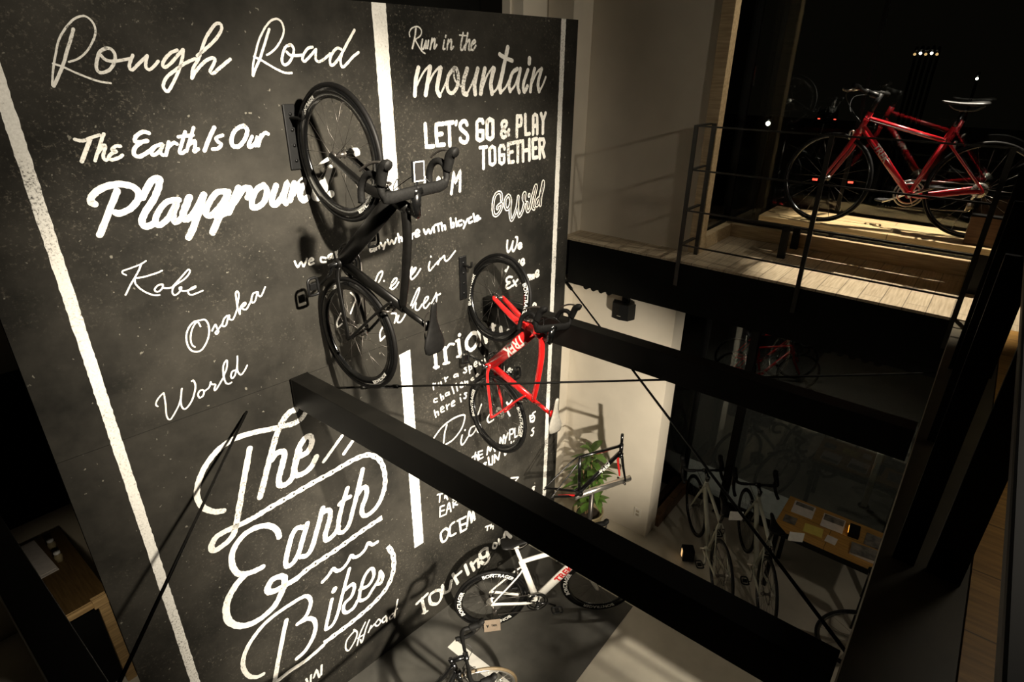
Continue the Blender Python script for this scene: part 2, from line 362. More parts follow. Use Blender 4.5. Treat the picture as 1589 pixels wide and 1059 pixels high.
# painted writing: strokes on the board, in millimetres along the board and above the floor
# S = smooth stroke, L = straight stroke, C = bicycle-chain stroke; then brush width
LETTERING = {
  'Rough Road': (
    'S8 566,4574 581,4624 607,4688 632,4742 663,4783 702,4820 740,4836 763,4825 773,4801 769,4773 751,4741 720,4703 682,4675 647,4663',
    'S8 590,4656 619,4645 660,4622 703,4601 740,4587 779,4580',
    'S12 694,4786 675,4748 650,4702 626,4656 597,4610 570,4571',
    'S13 794,4717 769,4704 748,4667 740,4634 755,4622 788,4634 815,4667 822,4696 812,4715 794,4717',
    'S13 768,4690 783,4672 810,4667 849,4673 878,4678',
    'S13 891,4692 871,4658 867,4639 878,4634 908,4659 949,4691',
    'S13 949,4691 935,4659 935,4639 952,4637 989,4669',
    'S14 1079,4716 1048,4703 1016,4675 1004,4654 1012,4644 1039,4660 1078,4695 1106,4719',
    'S14 1106,4719 1093,4680 1070,4634 1039,4588 1003,4544 989,4553 989,4573 1011,4604 1048,4629 1096,4658 1144,4679 1157,4679',
    'S14 1163,4694 1214,4729 1261,4766 1294,4804 1299,4829 1280,4834 1253,4812 1217,4770 1192,4728 1166,4681 1133,4640 1119,4598',
    'S15 1119,4598 1144,4629 1191,4669 1228,4685 1241,4677 1220,4645 1208,4627 1223,4619 1260,4645 1314,4681',
    'S10 1412,4608 1423,4659 1447,4716 1472,4768 1503,4813 1525,4838 1552,4860 1581,4868 1601,4859 1611,4835 1607,4805 1587,4772 1555,4736 1523,4713 1502,4703',
    'S11 1434,4694 1466,4680 1508,4656 1552,4633 1589,4620 1623,4620',
    'S13 1534,4820 1516,4786 1486,4729 1462,4684 1434,4643 1414,4608',
    'S14 1634,4751 1608,4742 1586,4706 1578,4673 1590,4658 1617,4671 1641,4703 1651,4732 1642,4751 1629,4752',
    'S14 1610,4719 1627,4705 1661,4703 1692,4706',
    'S14 1759,4745 1732,4738 1702,4708 1693,4682 1708,4678 1743,4705 1778,4735',
    'S14 1778,4735 1771,4701 1771,4683 1788,4675 1819,4688 1860,4715',
    'S15 1929,4739 1902,4742 1871,4715 1854,4684 1858,4658 1881,4667 1919,4703 1965,4761 2025,4836',
    'S15 1939,4730 1920,4690 1919,4663 1929,4649 1959,4668 1997,4700 2038,4725',
  ),
  'The Earth Is Our': (
    'S14 590,4360 616,4352 655,4364 685,4371',
    'S14 702,4375 679,4336 642,4266',
    'S14 659,4297 688,4327 694,4320 677,4283 681,4265 695,4270',
    'S15 753,4319 735,4320 718,4307 732,4297 714,4292 697,4276 707,4264 739,4272 752,4280',
    'S16 925,4315 896,4307 873,4282 879,4269 909,4285 931,4314 911,4281 920,4265',
    'S16 957,4322 932,4264',
    'S16 944,4294 977,4317 991,4310',
    'S16 1039,4363 1013,4311 995,4274 1006,4267 1025,4278',
    'S16 1004,4342 1071,4346',
    'S16 1081,4379 1048,4315 1027,4275',
    'S17 1042,4302 1074,4319 1068,4288 1061,4269 1082,4280',
    'S17 1210,4336 1177,4325 1181,4308 1195,4294 1178,4276 1150,4274',
    'S18 1357,4319 1332,4280 1341,4269 1371,4291 1387,4321 1367,4274',
    'S18 1406,4323 1382,4273',
    'S18 1395,4303 1426,4332 1444,4327',
    'S17 645,4356 622,4317 592,4268',
    'S18 881,4367 859,4374 827,4358 817,4338 832,4331 867,4334',
    'S18 843,4330 810,4308 800,4279 820,4268 856,4283 890,4305',
    'S20 1177,4374 1144,4327 1110,4271',
    'S21 1324,4375 1279,4358 1250,4313 1254,4280 1286,4280 1321,4315 1338,4351 1324,4375',
  ),
  'Playground.': (
    'S30 594,4081 581,4094 601,4125 654,4151 721,4154 770,4129 774,4086 736,4045 683,4026 665,4032',
    'S29 694,4127 651,4057 579,3942',
    'S31 791,4084 838,4148 874,4163 877,4143 845,4084 786,4014 761,3970 778,3947 818,3960',
    'S34 994,4056 953,3988 953,3954 987,3966 1039,4025 1063,4059',
    'S34 1056,4047 1022,3977 972,3892 950,3862',
    'S35 1181,4047 1124,3953 1069,3866',
    'S36 1241,4070 1203,4010 1167,3955',
    'S43 1764,3970 1767,3971',
    'S28 943,4051 890,4050 839,4005 818,3960 836,3945 881,3974 933,4040 906,3987 905,3946 940,3965',
    'S30 1187,4059 1129,4063 1077,4011 1055,3963 1083,3955 1142,4002 1187,4059',
    'S31 1104,3938 1159,3956',
    'S31 1206,4001 1266,4062 1300,4058 1279,4017',
    'S32 1375,4070 1324,4042 1295,3979 1309,3958 1359,3979 1388,4038 1375,4070',
    'S33 1443,4058 1408,3990 1416,3957 1465,3991 1511,4067 1475,3990 1484,3957',
    'S34 1549,4058 1525,4002 1511,3971',
    'S35 1530,4001 1595,4066 1604,4056 1574,3995 1589,3960 1616,3971',
    'S36 1726,4042 1680,4019 1658,3974 1683,3962 1735,4031 1779,4120',
    'S36 1741,4040 1721,3966',
  ),
  'Kobe': (
    'S7 638,3734 626,3746 629,3757 653,3761 689,3768 711,3773 736,3784',
    'S8 711,3770 694,3743 671,3714 645,3683 624,3654 613,3639',
    'S8 794,3721 772,3715 741,3711 707,3708 673,3710',
    'S8 670,3711 666,3687 675,3663 692,3639 714,3618 736,3605 756,3601',
    'S8 783,3650 764,3653 744,3639 741,3627 753,3619 772,3629 781,3643 778,3653',
    'S8 776,3634 800,3626 820,3626',
    'S8 820,3626 852,3651 883,3676 911,3698 920,3694 914,3679 888,3656 849,3639 827,3625 816,3601 822,3583 841,3588 858,3604 863,3616 854,3616 853,3605 866,3595 889,3591',
    'S8 889,3592 907,3593 927,3598 929,3604 915,3602 893,3591 889,3576 901,3564 926,3566 960,3573',
  ),
  'Osaka': (
    'S9 920,3415 882,3415 849,3388 830,3348 826,3299 838,3262 863,3246 893,3252 927,3294 946,3340 949,3385 938,3412 920,3415',
    'S8 909,3381 901,3409 883,3401 860,3367 847,3324 848,3291 859,3276',
    'S9 961,3340 984,3370 988,3350 992,3325 981,3314 975,3324 994,3339 1021,3364',
    'S9 1054,3402 1034,3388 1020,3359 1024,3346 1040,3353 1059,3395 1066,3400 1062,3380 1078,3371 1096,3394 1115,3427',
    'S9 1115,3427 1119,3473 1122,3514 1133,3525 1137,3505 1127,3470 1117,3436 1122,3391',
    'S9 1122,3391 1133,3431 1159,3450 1164,3441 1151,3431 1133,3429 1148,3413 1165,3412 1194,3448',
    'S9 1239,3493 1215,3489 1198,3456 1202,3438 1219,3446 1241,3492 1242,3473 1254,3463 1269,3480 1288,3511',
  ),
  'World': (
    'S8 615,3007 609,3022 624,3048 654,3071 658,3065 653,3008 643,2939 651,2908 672,2922 719,2985 747,3063',
    'S9 747,3063 726,2991 727,2949 744,2940 777,2970 804,3019 816,3060 812,3087 803,3088',
    'S9 844,3017 828,3014 817,2996 822,2975 841,2981 851,3005 844,3017',
    'S9 849,3003 880,3017 895,3046',
    'S9 895,3046 898,3031 916,3021 905,2997 914,2991 966,3049',
    'S9 966,3049 977,3115 999,3144 1003,3133 990,3091 970,3057 971,3014 985,2999 1002,3002',
    'S9 1040,3068 1019,3067 1006,3043 1011,3025 1031,3043 1051,3093 1063,3149',
    'S9 1051,3093 1048,3056 1060,3030 1081,3043 1106,3075',
  ),
  'Run in the': (
    'S8 2402,4817 2400,4839 2424,4864 2466,4872 2491,4853 2482,4825 2446,4805',
    'S9 2438,4805 2466,4764 2488,4740 2510,4728',
    'S9 2794,4839 2854,4837',
    'S12 2450,4862 2440,4818 2416,4755',
    'S12 2496,4804 2485,4762 2500,4754 2524,4799 2518,4757',
    'S12 2571,4812 2551,4752',
    'S12 2561,4784 2591,4812 2583,4756 2605,4779',
    'S12 2542,4800 2532,4758',
    'S12 2667,4804 2655,4758 2669,4758',
    'S12 2681,4832 2678,4824',
    'S12 2700,4810 2685,4753',
    'S13 2691,4784 2725,4811 2719,4756 2740,4771',
    'S13 2825,4852 2800,4767 2817,4755 2835,4779',
    'S13 2864,4853 2839,4756',
    'S13 2844,4786 2880,4816 2870,4760 2887,4757',
    'S13 2902,4787 2929,4803 2920,4814 2897,4793 2892,4763 2910,4757 2933,4782',
  ),
  'mountain': (
    'S29 2454,4647 2429,4578 2415,4492',
    'S30 2545,4653 2524,4578 2500,4493',
    'S31 2630,4647 2606,4577 2594,4518 2613,4487',
    'S33 2853,4642 2819,4563 2817,4501 2844,4488',
    'S33 2948,4643 2918,4549 2922,4489',
    'S34 3013,4643 2988,4561 2973,4491',
    'S35 3099,4643 3069,4560 3079,4489',
    'S35 3231,4777 3197,4669 3158,4546 3163,4497',
    'S37 3454,4710 3453,4684',
    'S25 2744,4648 2690,4600 2679,4528 2712,4497 2756,4527 2776,4588 2761,4642 2739,4642',
    'S28 3329,4644 3278,4617 3248,4545 3259,4499',
    'S29 3360,4644 3337,4537 3353,4490',
    'S29 3440,4637 3395,4543 3407,4492 3438,4529',
    'S29 3511,4644 3481,4556 3472,4494',
    'S30 3588,4644 3553,4548 3567,4492',
    'S27 3152,4735 3206,4713 3277,4696',
    'S13 2418,4527 2487,4618 2537,4659',
    'S14 2509,4531 2567,4612 2618,4653',
    'S14 2613,4484 2663,4553 2690,4600',
    'S14 2738,4624 2745,4576 2792,4539',
    'S15 2844,4488 2900,4562 2948,4643',
    'S15 2983,4510 3031,4599 3089,4656',
    'S16 3079,4489 3128,4521 3167,4598',
    'S16 3163,4491 3218,4532 3258,4591',
    'S17 3259,4499 3310,4544 3360,4644',
    'S17 3481,4542 3534,4617 3588,4651',
    'S18 3567,4492 3605,4534 3636,4589',
  ),
  "LET'S GO & PLAY TOGETHER": (
    'L27 2485,4319 2485,4179 2544,4179',
    'L28 2634,4314 2572,4312 2574,4181 2635,4182',
    'L28 2578,4249 2620,4251',
    'L28 2652,4315 2719,4318',
    'L29 2684,4314 2684,4174',
    'S29 2842,4297 2830,4317 2806,4319 2782,4303 2784,4275 2816,4250 2844,4225 2838,4190 2810,4183 2782,4197 2778,4209',
    'L30 2991,4301 2983,4319 2954,4323 2933,4307 2932,4201 2960,4184 2990,4194 2992,4247 2961,4248',
    'L32 3030,4307 3056,4321 3087,4308 3088,4202 3059,4186 3029,4200 3030,4307',
    'L24 2748,4321 2743,4303',
    'S27 3245,4204 3212,4225 3176,4270 3184,4297 3212,4301 3226,4282 3203,4256 3171,4227 3180,4196 3208,4191 3235,4217 3249,4238',
    'L28 3334,4329 3333,4186',
    'L28 3334,4326 3375,4327 3382,4296 3376,4262 3335,4258',
    'L29 3420,4334 3426,4195 3471,4197',
    'L29 3511,4193 3508,4321 3526,4333 3551,4322 3558,4193',
    'L29 3511,4248 3556,4252',
    'L29 3596,4333 3621,4277 3647,4335',
    'L30 3621,4277 3623,4192',
    'L26 2959,4136 3024,4137',
    'L27 2993,4135 2991,3992',
    'L27 3052,4119 3077,4136 3105,4121 3108,4021 3080,4005 3054,4020 3052,4119',
    'L28 3204,4110 3190,4133 3162,4132 3150,4114 3153,4020 3176,4005 3200,4015 3202,4066 3176,4066',
    'L28 3297,4144 3241,4142 3250,4007 3299,4008',
    'L28 3246,4078 3289,4081',
    'L28 3311,4146 3379,4149',
    'L29 3345,4147 3346,4004',
    'L29 3398,4149 3405,4004',
    'L30 3470,4154 3475,4005',
    'L29 3403,4078 3473,4080',
    'L30 3553,4154 3507,4153 3517,4015 3564,4016',
    'L30 3512,4085 3551,4087',
    'L30 3584,4149 3595,4008',
    'L30 3584,4146 3631,4147 3643,4118 3634,4085 3592,4082',
    'L31 3618,4080 3648,4013',
  ),
  'roam': (
    'S21 2469,3985 2503,3990 2475,3964 2459,3951 2490,3912',
    'S22 2552,3910 2574,3973 2594,3908',
    'S22 2621,3968 2634,3918',
    'L23 2683,3851 2709,3994 2723,3920 2771,3999 2761,3859',
  ),
  'Go Wild': (
    'S28 3174,3737 3171,3781 3148,3799 3112,3786 3089,3742 3084,3684 3094,3642 3120,3630 3153,3648 3177,3685 3174,3711 3138,3698 3130,3681',
    'S29 3247,3764 3218,3738 3213,3691 3232,3658 3259,3673 3274,3716 3263,3751 3247,3764',
    'S29 3274,3716 3267,3626 3284,3566 3314,3596 3346,3668 3358,3738',
    'S30 3358,3738 3354,3651 3372,3583 3408,3620 3428,3678 3435,3754 3416,3745 3417,3703 3445,3680',
    'S30 3462,3677 3458,3628 3473,3606 3498,3629',
    'S30 3483,3736 3482,3728',
    'S30 3498,3629 3518,3712 3555,3799 3565,3775 3542,3701 3527,3633 3545,3615',
    'S31 3594,3694 3572,3673 3567,3643 3585,3640 3606,3684 3644,3819 3649,3780 3624,3698 3620,3635',
  ),
  'we can go anywhere with bicycle.': (
    'S12 1484,3620 1497,3582 1523,3608 1534,3578 1561,3620',
    'S12 1571,3598 1599,3604 1590,3617 1572,3605 1572,3581 1599,3583',
    'S12 1681,3598 1652,3608 1649,3581 1678,3574',
    'S13 1718,3615 1700,3606 1702,3590 1722,3598 1723,3618 1728,3588',
    'L13 1750,3621 1755,3587',
    'S13 1753,3608 1768,3625 1768,3588',
    'S14 2017,3596 1995,3592 1997,3574 2021,3582 2021,3600 2025,3573',
    'L14 2036,3609 2039,3579',
    'S14 2039,3596 2058,3605 2062,3583',
    'S14 2076,3615 2091,3590 2113,3612',
    'S14 2113,3612 2094,3572',
    'S14 2130,3626 2142,3593 2162,3618 2178,3591 2199,3626',
    'L14 2214,3650 2220,3596',
    'S14 2217,3618 2238,3623 2243,3596',
    'L15 2323,3630 2326,3598',
    'S15 2325,3616 2342,3631',
    'S15 2359,3623 2389,3631 2379,3647 2360,3641 2357,3606 2387,3609',
    'S15 2428,3642 2443,3608 2467,3636 2482,3605 2505,3643',
    'L15 2513,3646 2517,3608',
    'L15 2525,3655 2583,3661',
    'L15 2552,3657 2557,3610',
    'L16 2583,3661 2589,3609',
    'S16 2588,3633 2612,3638 2616,3609',
    'L16 2667,3680 2672,3613',
    'S16 2671,3637 2695,3642 2694,3616 2673,3616',
    'L16 2718,3653 2721,3615',
    'S16 2715,3671 2716,3669',
    'S16 2769,3649 2738,3645 2741,3616 2771,3618',
    'S16 2788,3641 2805,3614',
    'S16 2825,3649 2786,3589',
    'S17 2864,3657 2838,3647 2843,3619 2872,3624',
    'L17 2886,3678 2897,3620',
    'S17 2911,3635 2937,3646 2924,3657 2908,3645 2914,3623 2940,3630',
    'S17 2952,3634 2953,3633',
  ),
  'believe in riches': (
    'S11 1821,3339 1853,3291 1836,3255 1804,3200',
    'S11 1735,3220 1704,3173 1703,3137 1734,3148',
    'S12 2011,3371 2037,3413 2066,3426 2068,3405 2036,3357',
    'S12 2076,3357 2077,3356',
    'S12 2118,3296 2167,3325 2179,3347 2160,3351 2129,3317 2131,3284 2164,3292 2191,3319',
    'S13 2280,3348 2309,3399',
    'S13 2289,3337 2331,3369 2342,3388 2317,3381 2294,3344 2302,3313 2343,3333 2381,3371',
    'S13 2465,3403 2452,3367 2461,3340 2499,3365 2543,3394',
    'S13 2476,3441 2477,3439',
    'S13 2536,3370 2559,3408',
    'S13 2542,3386 2597,3421 2601,3390 2628,3380 2701,3435',
    'S12 2008,2939 2009,2996 2047,3049',
    'S13 2008,2939 2078,2978',
    'S13 2115,3111 2148,3101 2150,3075 2132,3036',
    'S13 2170,3078 2156,3038 2185,3029 2239,3084',
    'S13 2278,3126 2335,3215 2361,3234 2348,3194 2291,3104',
    'S13 2292,3122 2323,3131 2315,3089 2340,3073 2378,3107',
    'S13 2388,3104 2427,3129 2433,3150 2407,3144 2388,3095 2407,3068 2446,3097',
    'S14 2462,3093 2502,3145 2508,3161 2511,3116 2492,3058 2480,3047',
    'S14 2502,3136 2545,3143',
  ),
  'We Love Extreme': (
    'S19 3241,3410 3237,3349 3252,3314 3285,3346 3304,3391',
    'S19 3304,3391 3295,3344 3310,3309 3344,3349 3355,3410 3336,3420',
    'S19 3369,3333 3404,3340 3393,3360 3370,3354 3367,3330 3384,3316 3407,3325',
    'S19 3229,3159 3219,3169 3243,3174 3272,3236 3286,3254',
    'S20 3327,3202 3352,3175 3381,3216',
    'S20 3402,3178 3438,3193 3427,3220 3407,3210 3402,3182 3423,3170 3443,3180',
    'S20 3298,3092 3264,3104 3234,3093 3239,3066 3274,3054 3235,3041 3230,3017 3260,3006 3299,3018',
    'S20 3314,3059 3350,3005',
    'S20 3364,3054 3309,3015',
    'S20 3468,3041 3505,3047 3497,3064 3473,3058 3468,3029 3492,3020',
    'S21 3515,3060 3516,3021',
    'S21 3518,3040 3542,3053 3541,3019',
    'S21 3542,3038 3563,3052 3564,3021',
    'S21 3585,3043 3622,3054 3614,3079 3592,3072 3585,3043 3602,3024 3626,3034',
    'S22 3563,2768 3573,2785 3595,2775 3602,2749',
  ),
  'triathlon': (
    'L32 2470,2708 2475,2557',
    'L33 2565,2694 2575,2563',
    'L34 2704,2714 2722,2569',
    'S33 2717,2757 2718,2756',
    'S35 2831,2721 2789,2682 2793,2622 2839,2587 2893,2618 2913,2690 2866,2729 2831,2721',
    'L35 2919,2726 2929,2596',
    'S35 2985,2677 3003,2602',
    'L36 3072,2738 3084,2685',
    'L37 3167,2679 3176,2621',
    'L21 2432,2693 2495,2690',
    'L21 2454,2569 2499,2555',
    'S21 2575,2677 2615,2710 2659,2696',
    'L22 2548,2565 2603,2555',
    'L21 2544,2697 2576,2693',
    'L22 2686,2577 2754,2568',
    'L22 2682,2716 2710,2717',
    'L23 3047,2721 3103,2719',
    'L24 3251,2633 3278,2615',
  ),
  'for a special challenge here is the time.': (
    'L13 2438,2432 2440,2378',
    'L13 2442,2420 2459,2424',
    'S13 2491,2416 2490,2392 2517,2391 2513,2417',
    'L14 2553,2441 2562,2403',
    'S14 2560,2423 2583,2434',
    'S14 2682,2426 2653,2427 2649,2409 2679,2408 2684,2427 2690,2401',
    'S14 2776,2446 2758,2448 2781,2419 2769,2404 2749,2413',
    'L14 2806,2450 2816,2381',
    'S14 2809,2439 2833,2440 2835,2415 2813,2412',
    'S14 2865,2439 2896,2443 2882,2465 2866,2449 2871,2421 2895,2420',
    'S15 2951,2448 2923,2448 2926,2422 2951,2420',
    'L15 2982,2453 2988,2425',
    'S15 2979,2484 2980,2483',
    'S13 2467,2287 2438,2290 2441,2264 2469,2260',
    'L14 2502,2308 2513,2253',
    'S14 2508,2281 2528,2282 2532,2257',
    'S14 2583,2295 2557,2296 2556,2276 2584,2274 2587,2298 2593,2271',
    'L14 2621,2335 2641,2261',
    'L14 2665,2343 2678,2272',
    'S14 2707,2306 2736,2310 2723,2332 2707,2316 2714,2288 2738,2289',
    'L14 2758,2327 2765,2288',
    'S14 2762,2310 2786,2316 2789,2289',
    'S14 2847,2328 2829,2320 2838,2306 2856,2309',
    'S15 2900,2344 2884,2335 2893,2321 2912,2330',
    'L14 2434,2191 2447,2124',
    'S14 2441,2158 2466,2167 2473,2133',
    'S14 2500,2168 2528,2171 2518,2191 2501,2183 2504,2145 2532,2143',
    'L14 2557,2189 2564,2145',
    'S14 2562,2172 2586,2184',
    'S14 2614,2175 2643,2183 2632,2198 2612,2186 2615,2154 2642,2153',
    'L14 2703,2195 2713,2154',
    'S14 2706,2224 2707,2222',
    'S14 2775,2212 2751,2217 2768,2189 2761,2168 2744,2176',
    'S16 3262,2230 3289,2242 3275,2258 3258,2242 3269,2206 3293,2213',
    'S16 3308,2232 3310,2231',
  ),
  'Ride along': (
    'S15 2418,1940 2498,1999 2612,2030 2728,2020 2749,1982 2709,1894 2618,1830 2531,1819',
    'S15 2554,1998 2530,1938 2510,1836',
    'S16 2714,1824 2697,1765 2718,1727 2781,1779',
    'S16 2747,1863 2748,1859',
    'S16 2883,1847 2814,1852 2789,1796 2819,1774 2867,1807 2883,1854 2890,1782 2921,1761',
    'S17 2938,2032 2898,1951',
    'S17 3047,1897 3007,1858 3026,1810 3080,1814',
    'S18 3244,1925 3272,1890 3321,1921',
    'S18 3272,1890 3238,1859',
    'S18 3259,1821 3288,1762',
  ),
  'there are many places sun': (
    'S17 2861,1571 2848,1492',
    'S17 2821,1542 2869,1539 2892,1477',
    'L17 2893,1562 2903,1478 2948,1476',
    'L17 2893,1562 2941,1552',
    'L17 2900,1520 2941,1514',
    'L17 2998,1480 3012,1561 3040,1496 3065,1556 3099,1466',
    'L18 3158,1510 3167,1587 3202,1496 3206,1582',
    'S18 3210,1588 3236,1539 3262,1585',
    'S18 3236,1539 3228,1491',
    'L18 3286,1500 3288,1610',
    'S18 3288,1610 3333,1597 3333,1552 3292,1556',
    'L18 3356,1593 3358,1495 3398,1491',
    'S18 3407,1487 3423,1592 3462,1483',
    'L19 3560,1642 3571,1569 3609,1567',
    'L19 3560,1637 3598,1633',
    'L19 3565,1605 3599,1602',
    'S19 3635,1654 3597,1648 3627,1597 3619,1555 3591,1560',
    'S17 2989,1397 2959,1405 2980,1379',
    'L18 3014,1442 3022,1357 3064,1335 3064,1431',
    'L18 3090,1344 3090,1433 3141,1347 3159,1428',
    'S18 3220,1397 3229,1355 3246,1376',
    'L18 3308,1467 3317,1417',
    'L18 3344,1457 3353,1414',
    'S19 3416,1467 3453,1457 3436,1427',
    'S19 3622,1477 3594,1467 3620,1432 3606,1399 3586,1409',
    'L19 3313,1044 3417,995 3370,972',
    'S21 3660,742 3629,747 3655,710 3631,707',
  ),
  'to earth ocean': (
    'L16 2421,1362 2478,1343',
    'L16 2446,1347 2438,1273',
    'S16 2497,1281 2506,1312 2526,1250',
    'L16 2486,1207 2442,1219 2433,1114 2488,1102',
    'L16 2439,1170 2483,1157',
    'S16 2503,1100 2539,1205 2557,1097',
    'L16 2516,1145 2551,1138',
    'L17 2583,1186 2588,1123',
    'S17 2585,1215 2629,1173 2597,1155 2635,1125',
    'L19 2971,653 3024,636',
    'L19 2997,636 2992,598',
    'L19 3042,633 3038,593',
    'S19 3042,608 3069,599 3068,565',
    'S25 2488,951 2434,925 2444,825 2490,818 2524,889 2488,951',
    'S25 2589,955 2542,939 2537,833 2599,816',
    'L25 2724,932 2628,946',
    'L25 2651,931 2662,790 2728,787',
    'L25 2660,870 2721,855',
    'S25 2737,813 2766,968 2795,840',
    'L26 2795,824 2814,938 2833,831',
  ),
  'Touring or': (
    'L32 2127,313 2248,338',
    'L33 2183,329 2207,134',
    'S34 2340,306 2274,297 2277,201 2350,132 2401,175 2396,263 2340,306',
    'L34 2417,308 2441,196 2500,181 2525,288',
    'L35 2548,354 2602,197',
    'S35 2575,302 2647,311',
    'L36 2700,356 2737,212',
    'L36 2772,335 2812,210',
    'S36 2792,289 2857,316 2876,206',
    'S37 2945,392 2890,377 2911,299 2976,285 2988,362 2945,392',
    'S37 2988,309 3009,207 2953,193 2899,254',
    'L38 3215,325 3237,417 3321,286',
    'L21 2180,146 2235,131',
    'S24 3077,375 3066,329 3100,295 3122,333 3077,375',
    'L25 3145,382 3157,310',
    'S25 3157,353 3191,356',
  ),
  'Offroad': (
    'S15 1516,506 1444,466 1420,392 1444,341 1512,405 1535,471 1511,521',
    'S15 1617,514 1562,437 1519,331',
    'S15 1535,403 1588,395',
    'S15 1656,509 1617,446 1565,327 1554,367',
    'S15 1664,435 1634,383',
    'S15 1652,406 1695,428',
    'S15 1737,449 1702,421 1722,384 1757,403 1745,443',
    'S16 1809,428 1775,417 1779,375 1813,385 1812,415 1813,355',
    'S16 1881,397 1846,386 1851,352 1896,383 1939,515',
    'S16 1896,383 1892,337',
    'S16 1924,422 1925,417',
  ),
  'run': (
    'L18 1073,362 1077,323',
    'L18 1113,367 1100,299',
    'L18 1130,323 1162,383 1172,285',
    'L19 1207,390 1190,295',
  ),
  'The Earth & Bikes': (
    'S35 799,2186 749,2210 700,2270 682,2354 699,2433 751,2525 825,2594 902,2631 976,2639 1066,2629 1158,2608 1235,2594 1314,2581 1367,2591 1398,2618',
    'S39 1343,2670 1297,2668 1238,2615 1198,2555 1159,2471 1104,2348 1054,2232 1022,2160',
    'S41 1136,2389 1176,2421 1215,2413 1220,2381 1194,2312 1160,2233 1157,2180 1196,2164 1242,2188 1276,2268 1323,2365',
    'S41 1301,2328 1371,2329 1411,2381 1413,2429 1383,2444 1334,2407 1296,2330 1267,2248 1275,2194 1328,2184 1386,2209 1428,2263',
    'S38 1023,2533 990,2442 942,2307 893,2170 852,2050 814,1976 752,1943 695,1938 685,1977 722,2025 788,2036 862,2031 940,2031 1000,2037',
    'L25 1632,2333 1474,2200',
    'L26 1704,2253 1628,2187',
    'C42 1001,2037 1074,2047 1184,2057 1289,2067 1398,2077 1509,2083 1616,2094 1715,2100 1805,2086 1873,2035 1918,1957 1935,1857 1932,1767 1912,1692',
    'S38 1912,1692 1861,1609 1802,1568 1747,1559 1713,1588 1715,1651 1762,1738 1769,1803 1740,1825 1694,1789',
    'S38 1620,1888 1566,1775 1521,1657 1504,1564 1535,1532 1591,1566 1647,1693 1691,1803 1757,1981',
    'S37 1543,1789 1590,1806 1630,1805',
    'S40 1088,1785 1081,1851 1047,1906 993,1941 919,1951 848,1924 791,1856 772,1773 787,1684 829,1642 885,1623 945,1619',
    'S46 828,1632 762,1591 698,1516 668,1424 672,1338 716,1258 794,1209 883,1208 972,1246 1031,1322 1058,1374 1067,1428 1036,1464 982,1469 947,1424 950,1386 992,1365 1056,1363 1141,1359',
    'S38 1268,1751 1216,1780 1172,1740 1129,1643 1096,1550 1103,1509 1146,1513 1192,1564 1234,1652 1290,1772',
    'S39 1205,1525 1252,1510 1298,1561 1356,1689 1416,1831',
    'S40 1410,1794 1450,1792 1466,1759 1446,1689 1404,1598 1406,1542 1459,1550 1511,1594',
    'C46 1141,1359 1243,1388 1356,1399 1482,1410 1625,1433 1746,1448 1874,1458',
    'S30 1326,1192 1379,1218 1420,1254 1446,1212 1491,1201 1542,1231 1576,1274 1600,1239 1647,1229 1699,1254 1729,1296 1764,1255 1809,1252',
    'S30 1374,973 1329,847 1291,736 1307,716 1355,729 1404,808 1460,951 1548,1159',
    'S31 1493,983 1552,995 1566,949 1533,881 1467,851 1450,793 1473,749 1532,749 1578,797',
    'S31 1609,892 1688,879 1741,935 1743,1010 1710,1029 1659,984 1619,896 1594,808 1610,771 1666,763 1723,815 1781,868 1804,941',
    'S33 1803,936 1823,872 1797,819 1761,834',
    'S43 1408,1056 1399,1043',
    'C48 1253,599 1368,607 1487,615 1600,631 1728,663 1841,723 1910,820 1936,923 1935,1032 1897,1146',
    'S32 790,700 749,712 703,763 681,849 688,931 726,1016 792,1086 878,1140 977,1164 1075,1169 1158,1167 1198,1147 1215,1089 1197,1025 1154,970 1091,951',
    'S36 1117,951 1175,936 1212,887 1214,804 1175,720 1107,651 1038,631',
    'S34 1021,1050 981,940 920,767 852,561',
    'S36 852,555 884,547 979,556 1083,552 1184,566 1246,580',
  ),
}

# ---------------------------------------------------------------- bicycles
# local frame of a bicycle: x forward, y to its left, z up, origin where the rear tyre meets the ground
RH = Vector((0, 0, .335)); FH = Vector((.98, 0, .335)); BB = Vector((.41, 0, .268))
SEAT = Vector((.264, 0, .746)); HTOP = Vector((.785, 0, .82)); CROWN = Vector((.829, 0, .676))
STEER_AXIS = Vector((-.292, 0, .956))

def turner(steer):
    q = Quaternion(STEER_AXIS, steer)
    return lambda p: q @ (Vector(p) - CROWN) + CROWN

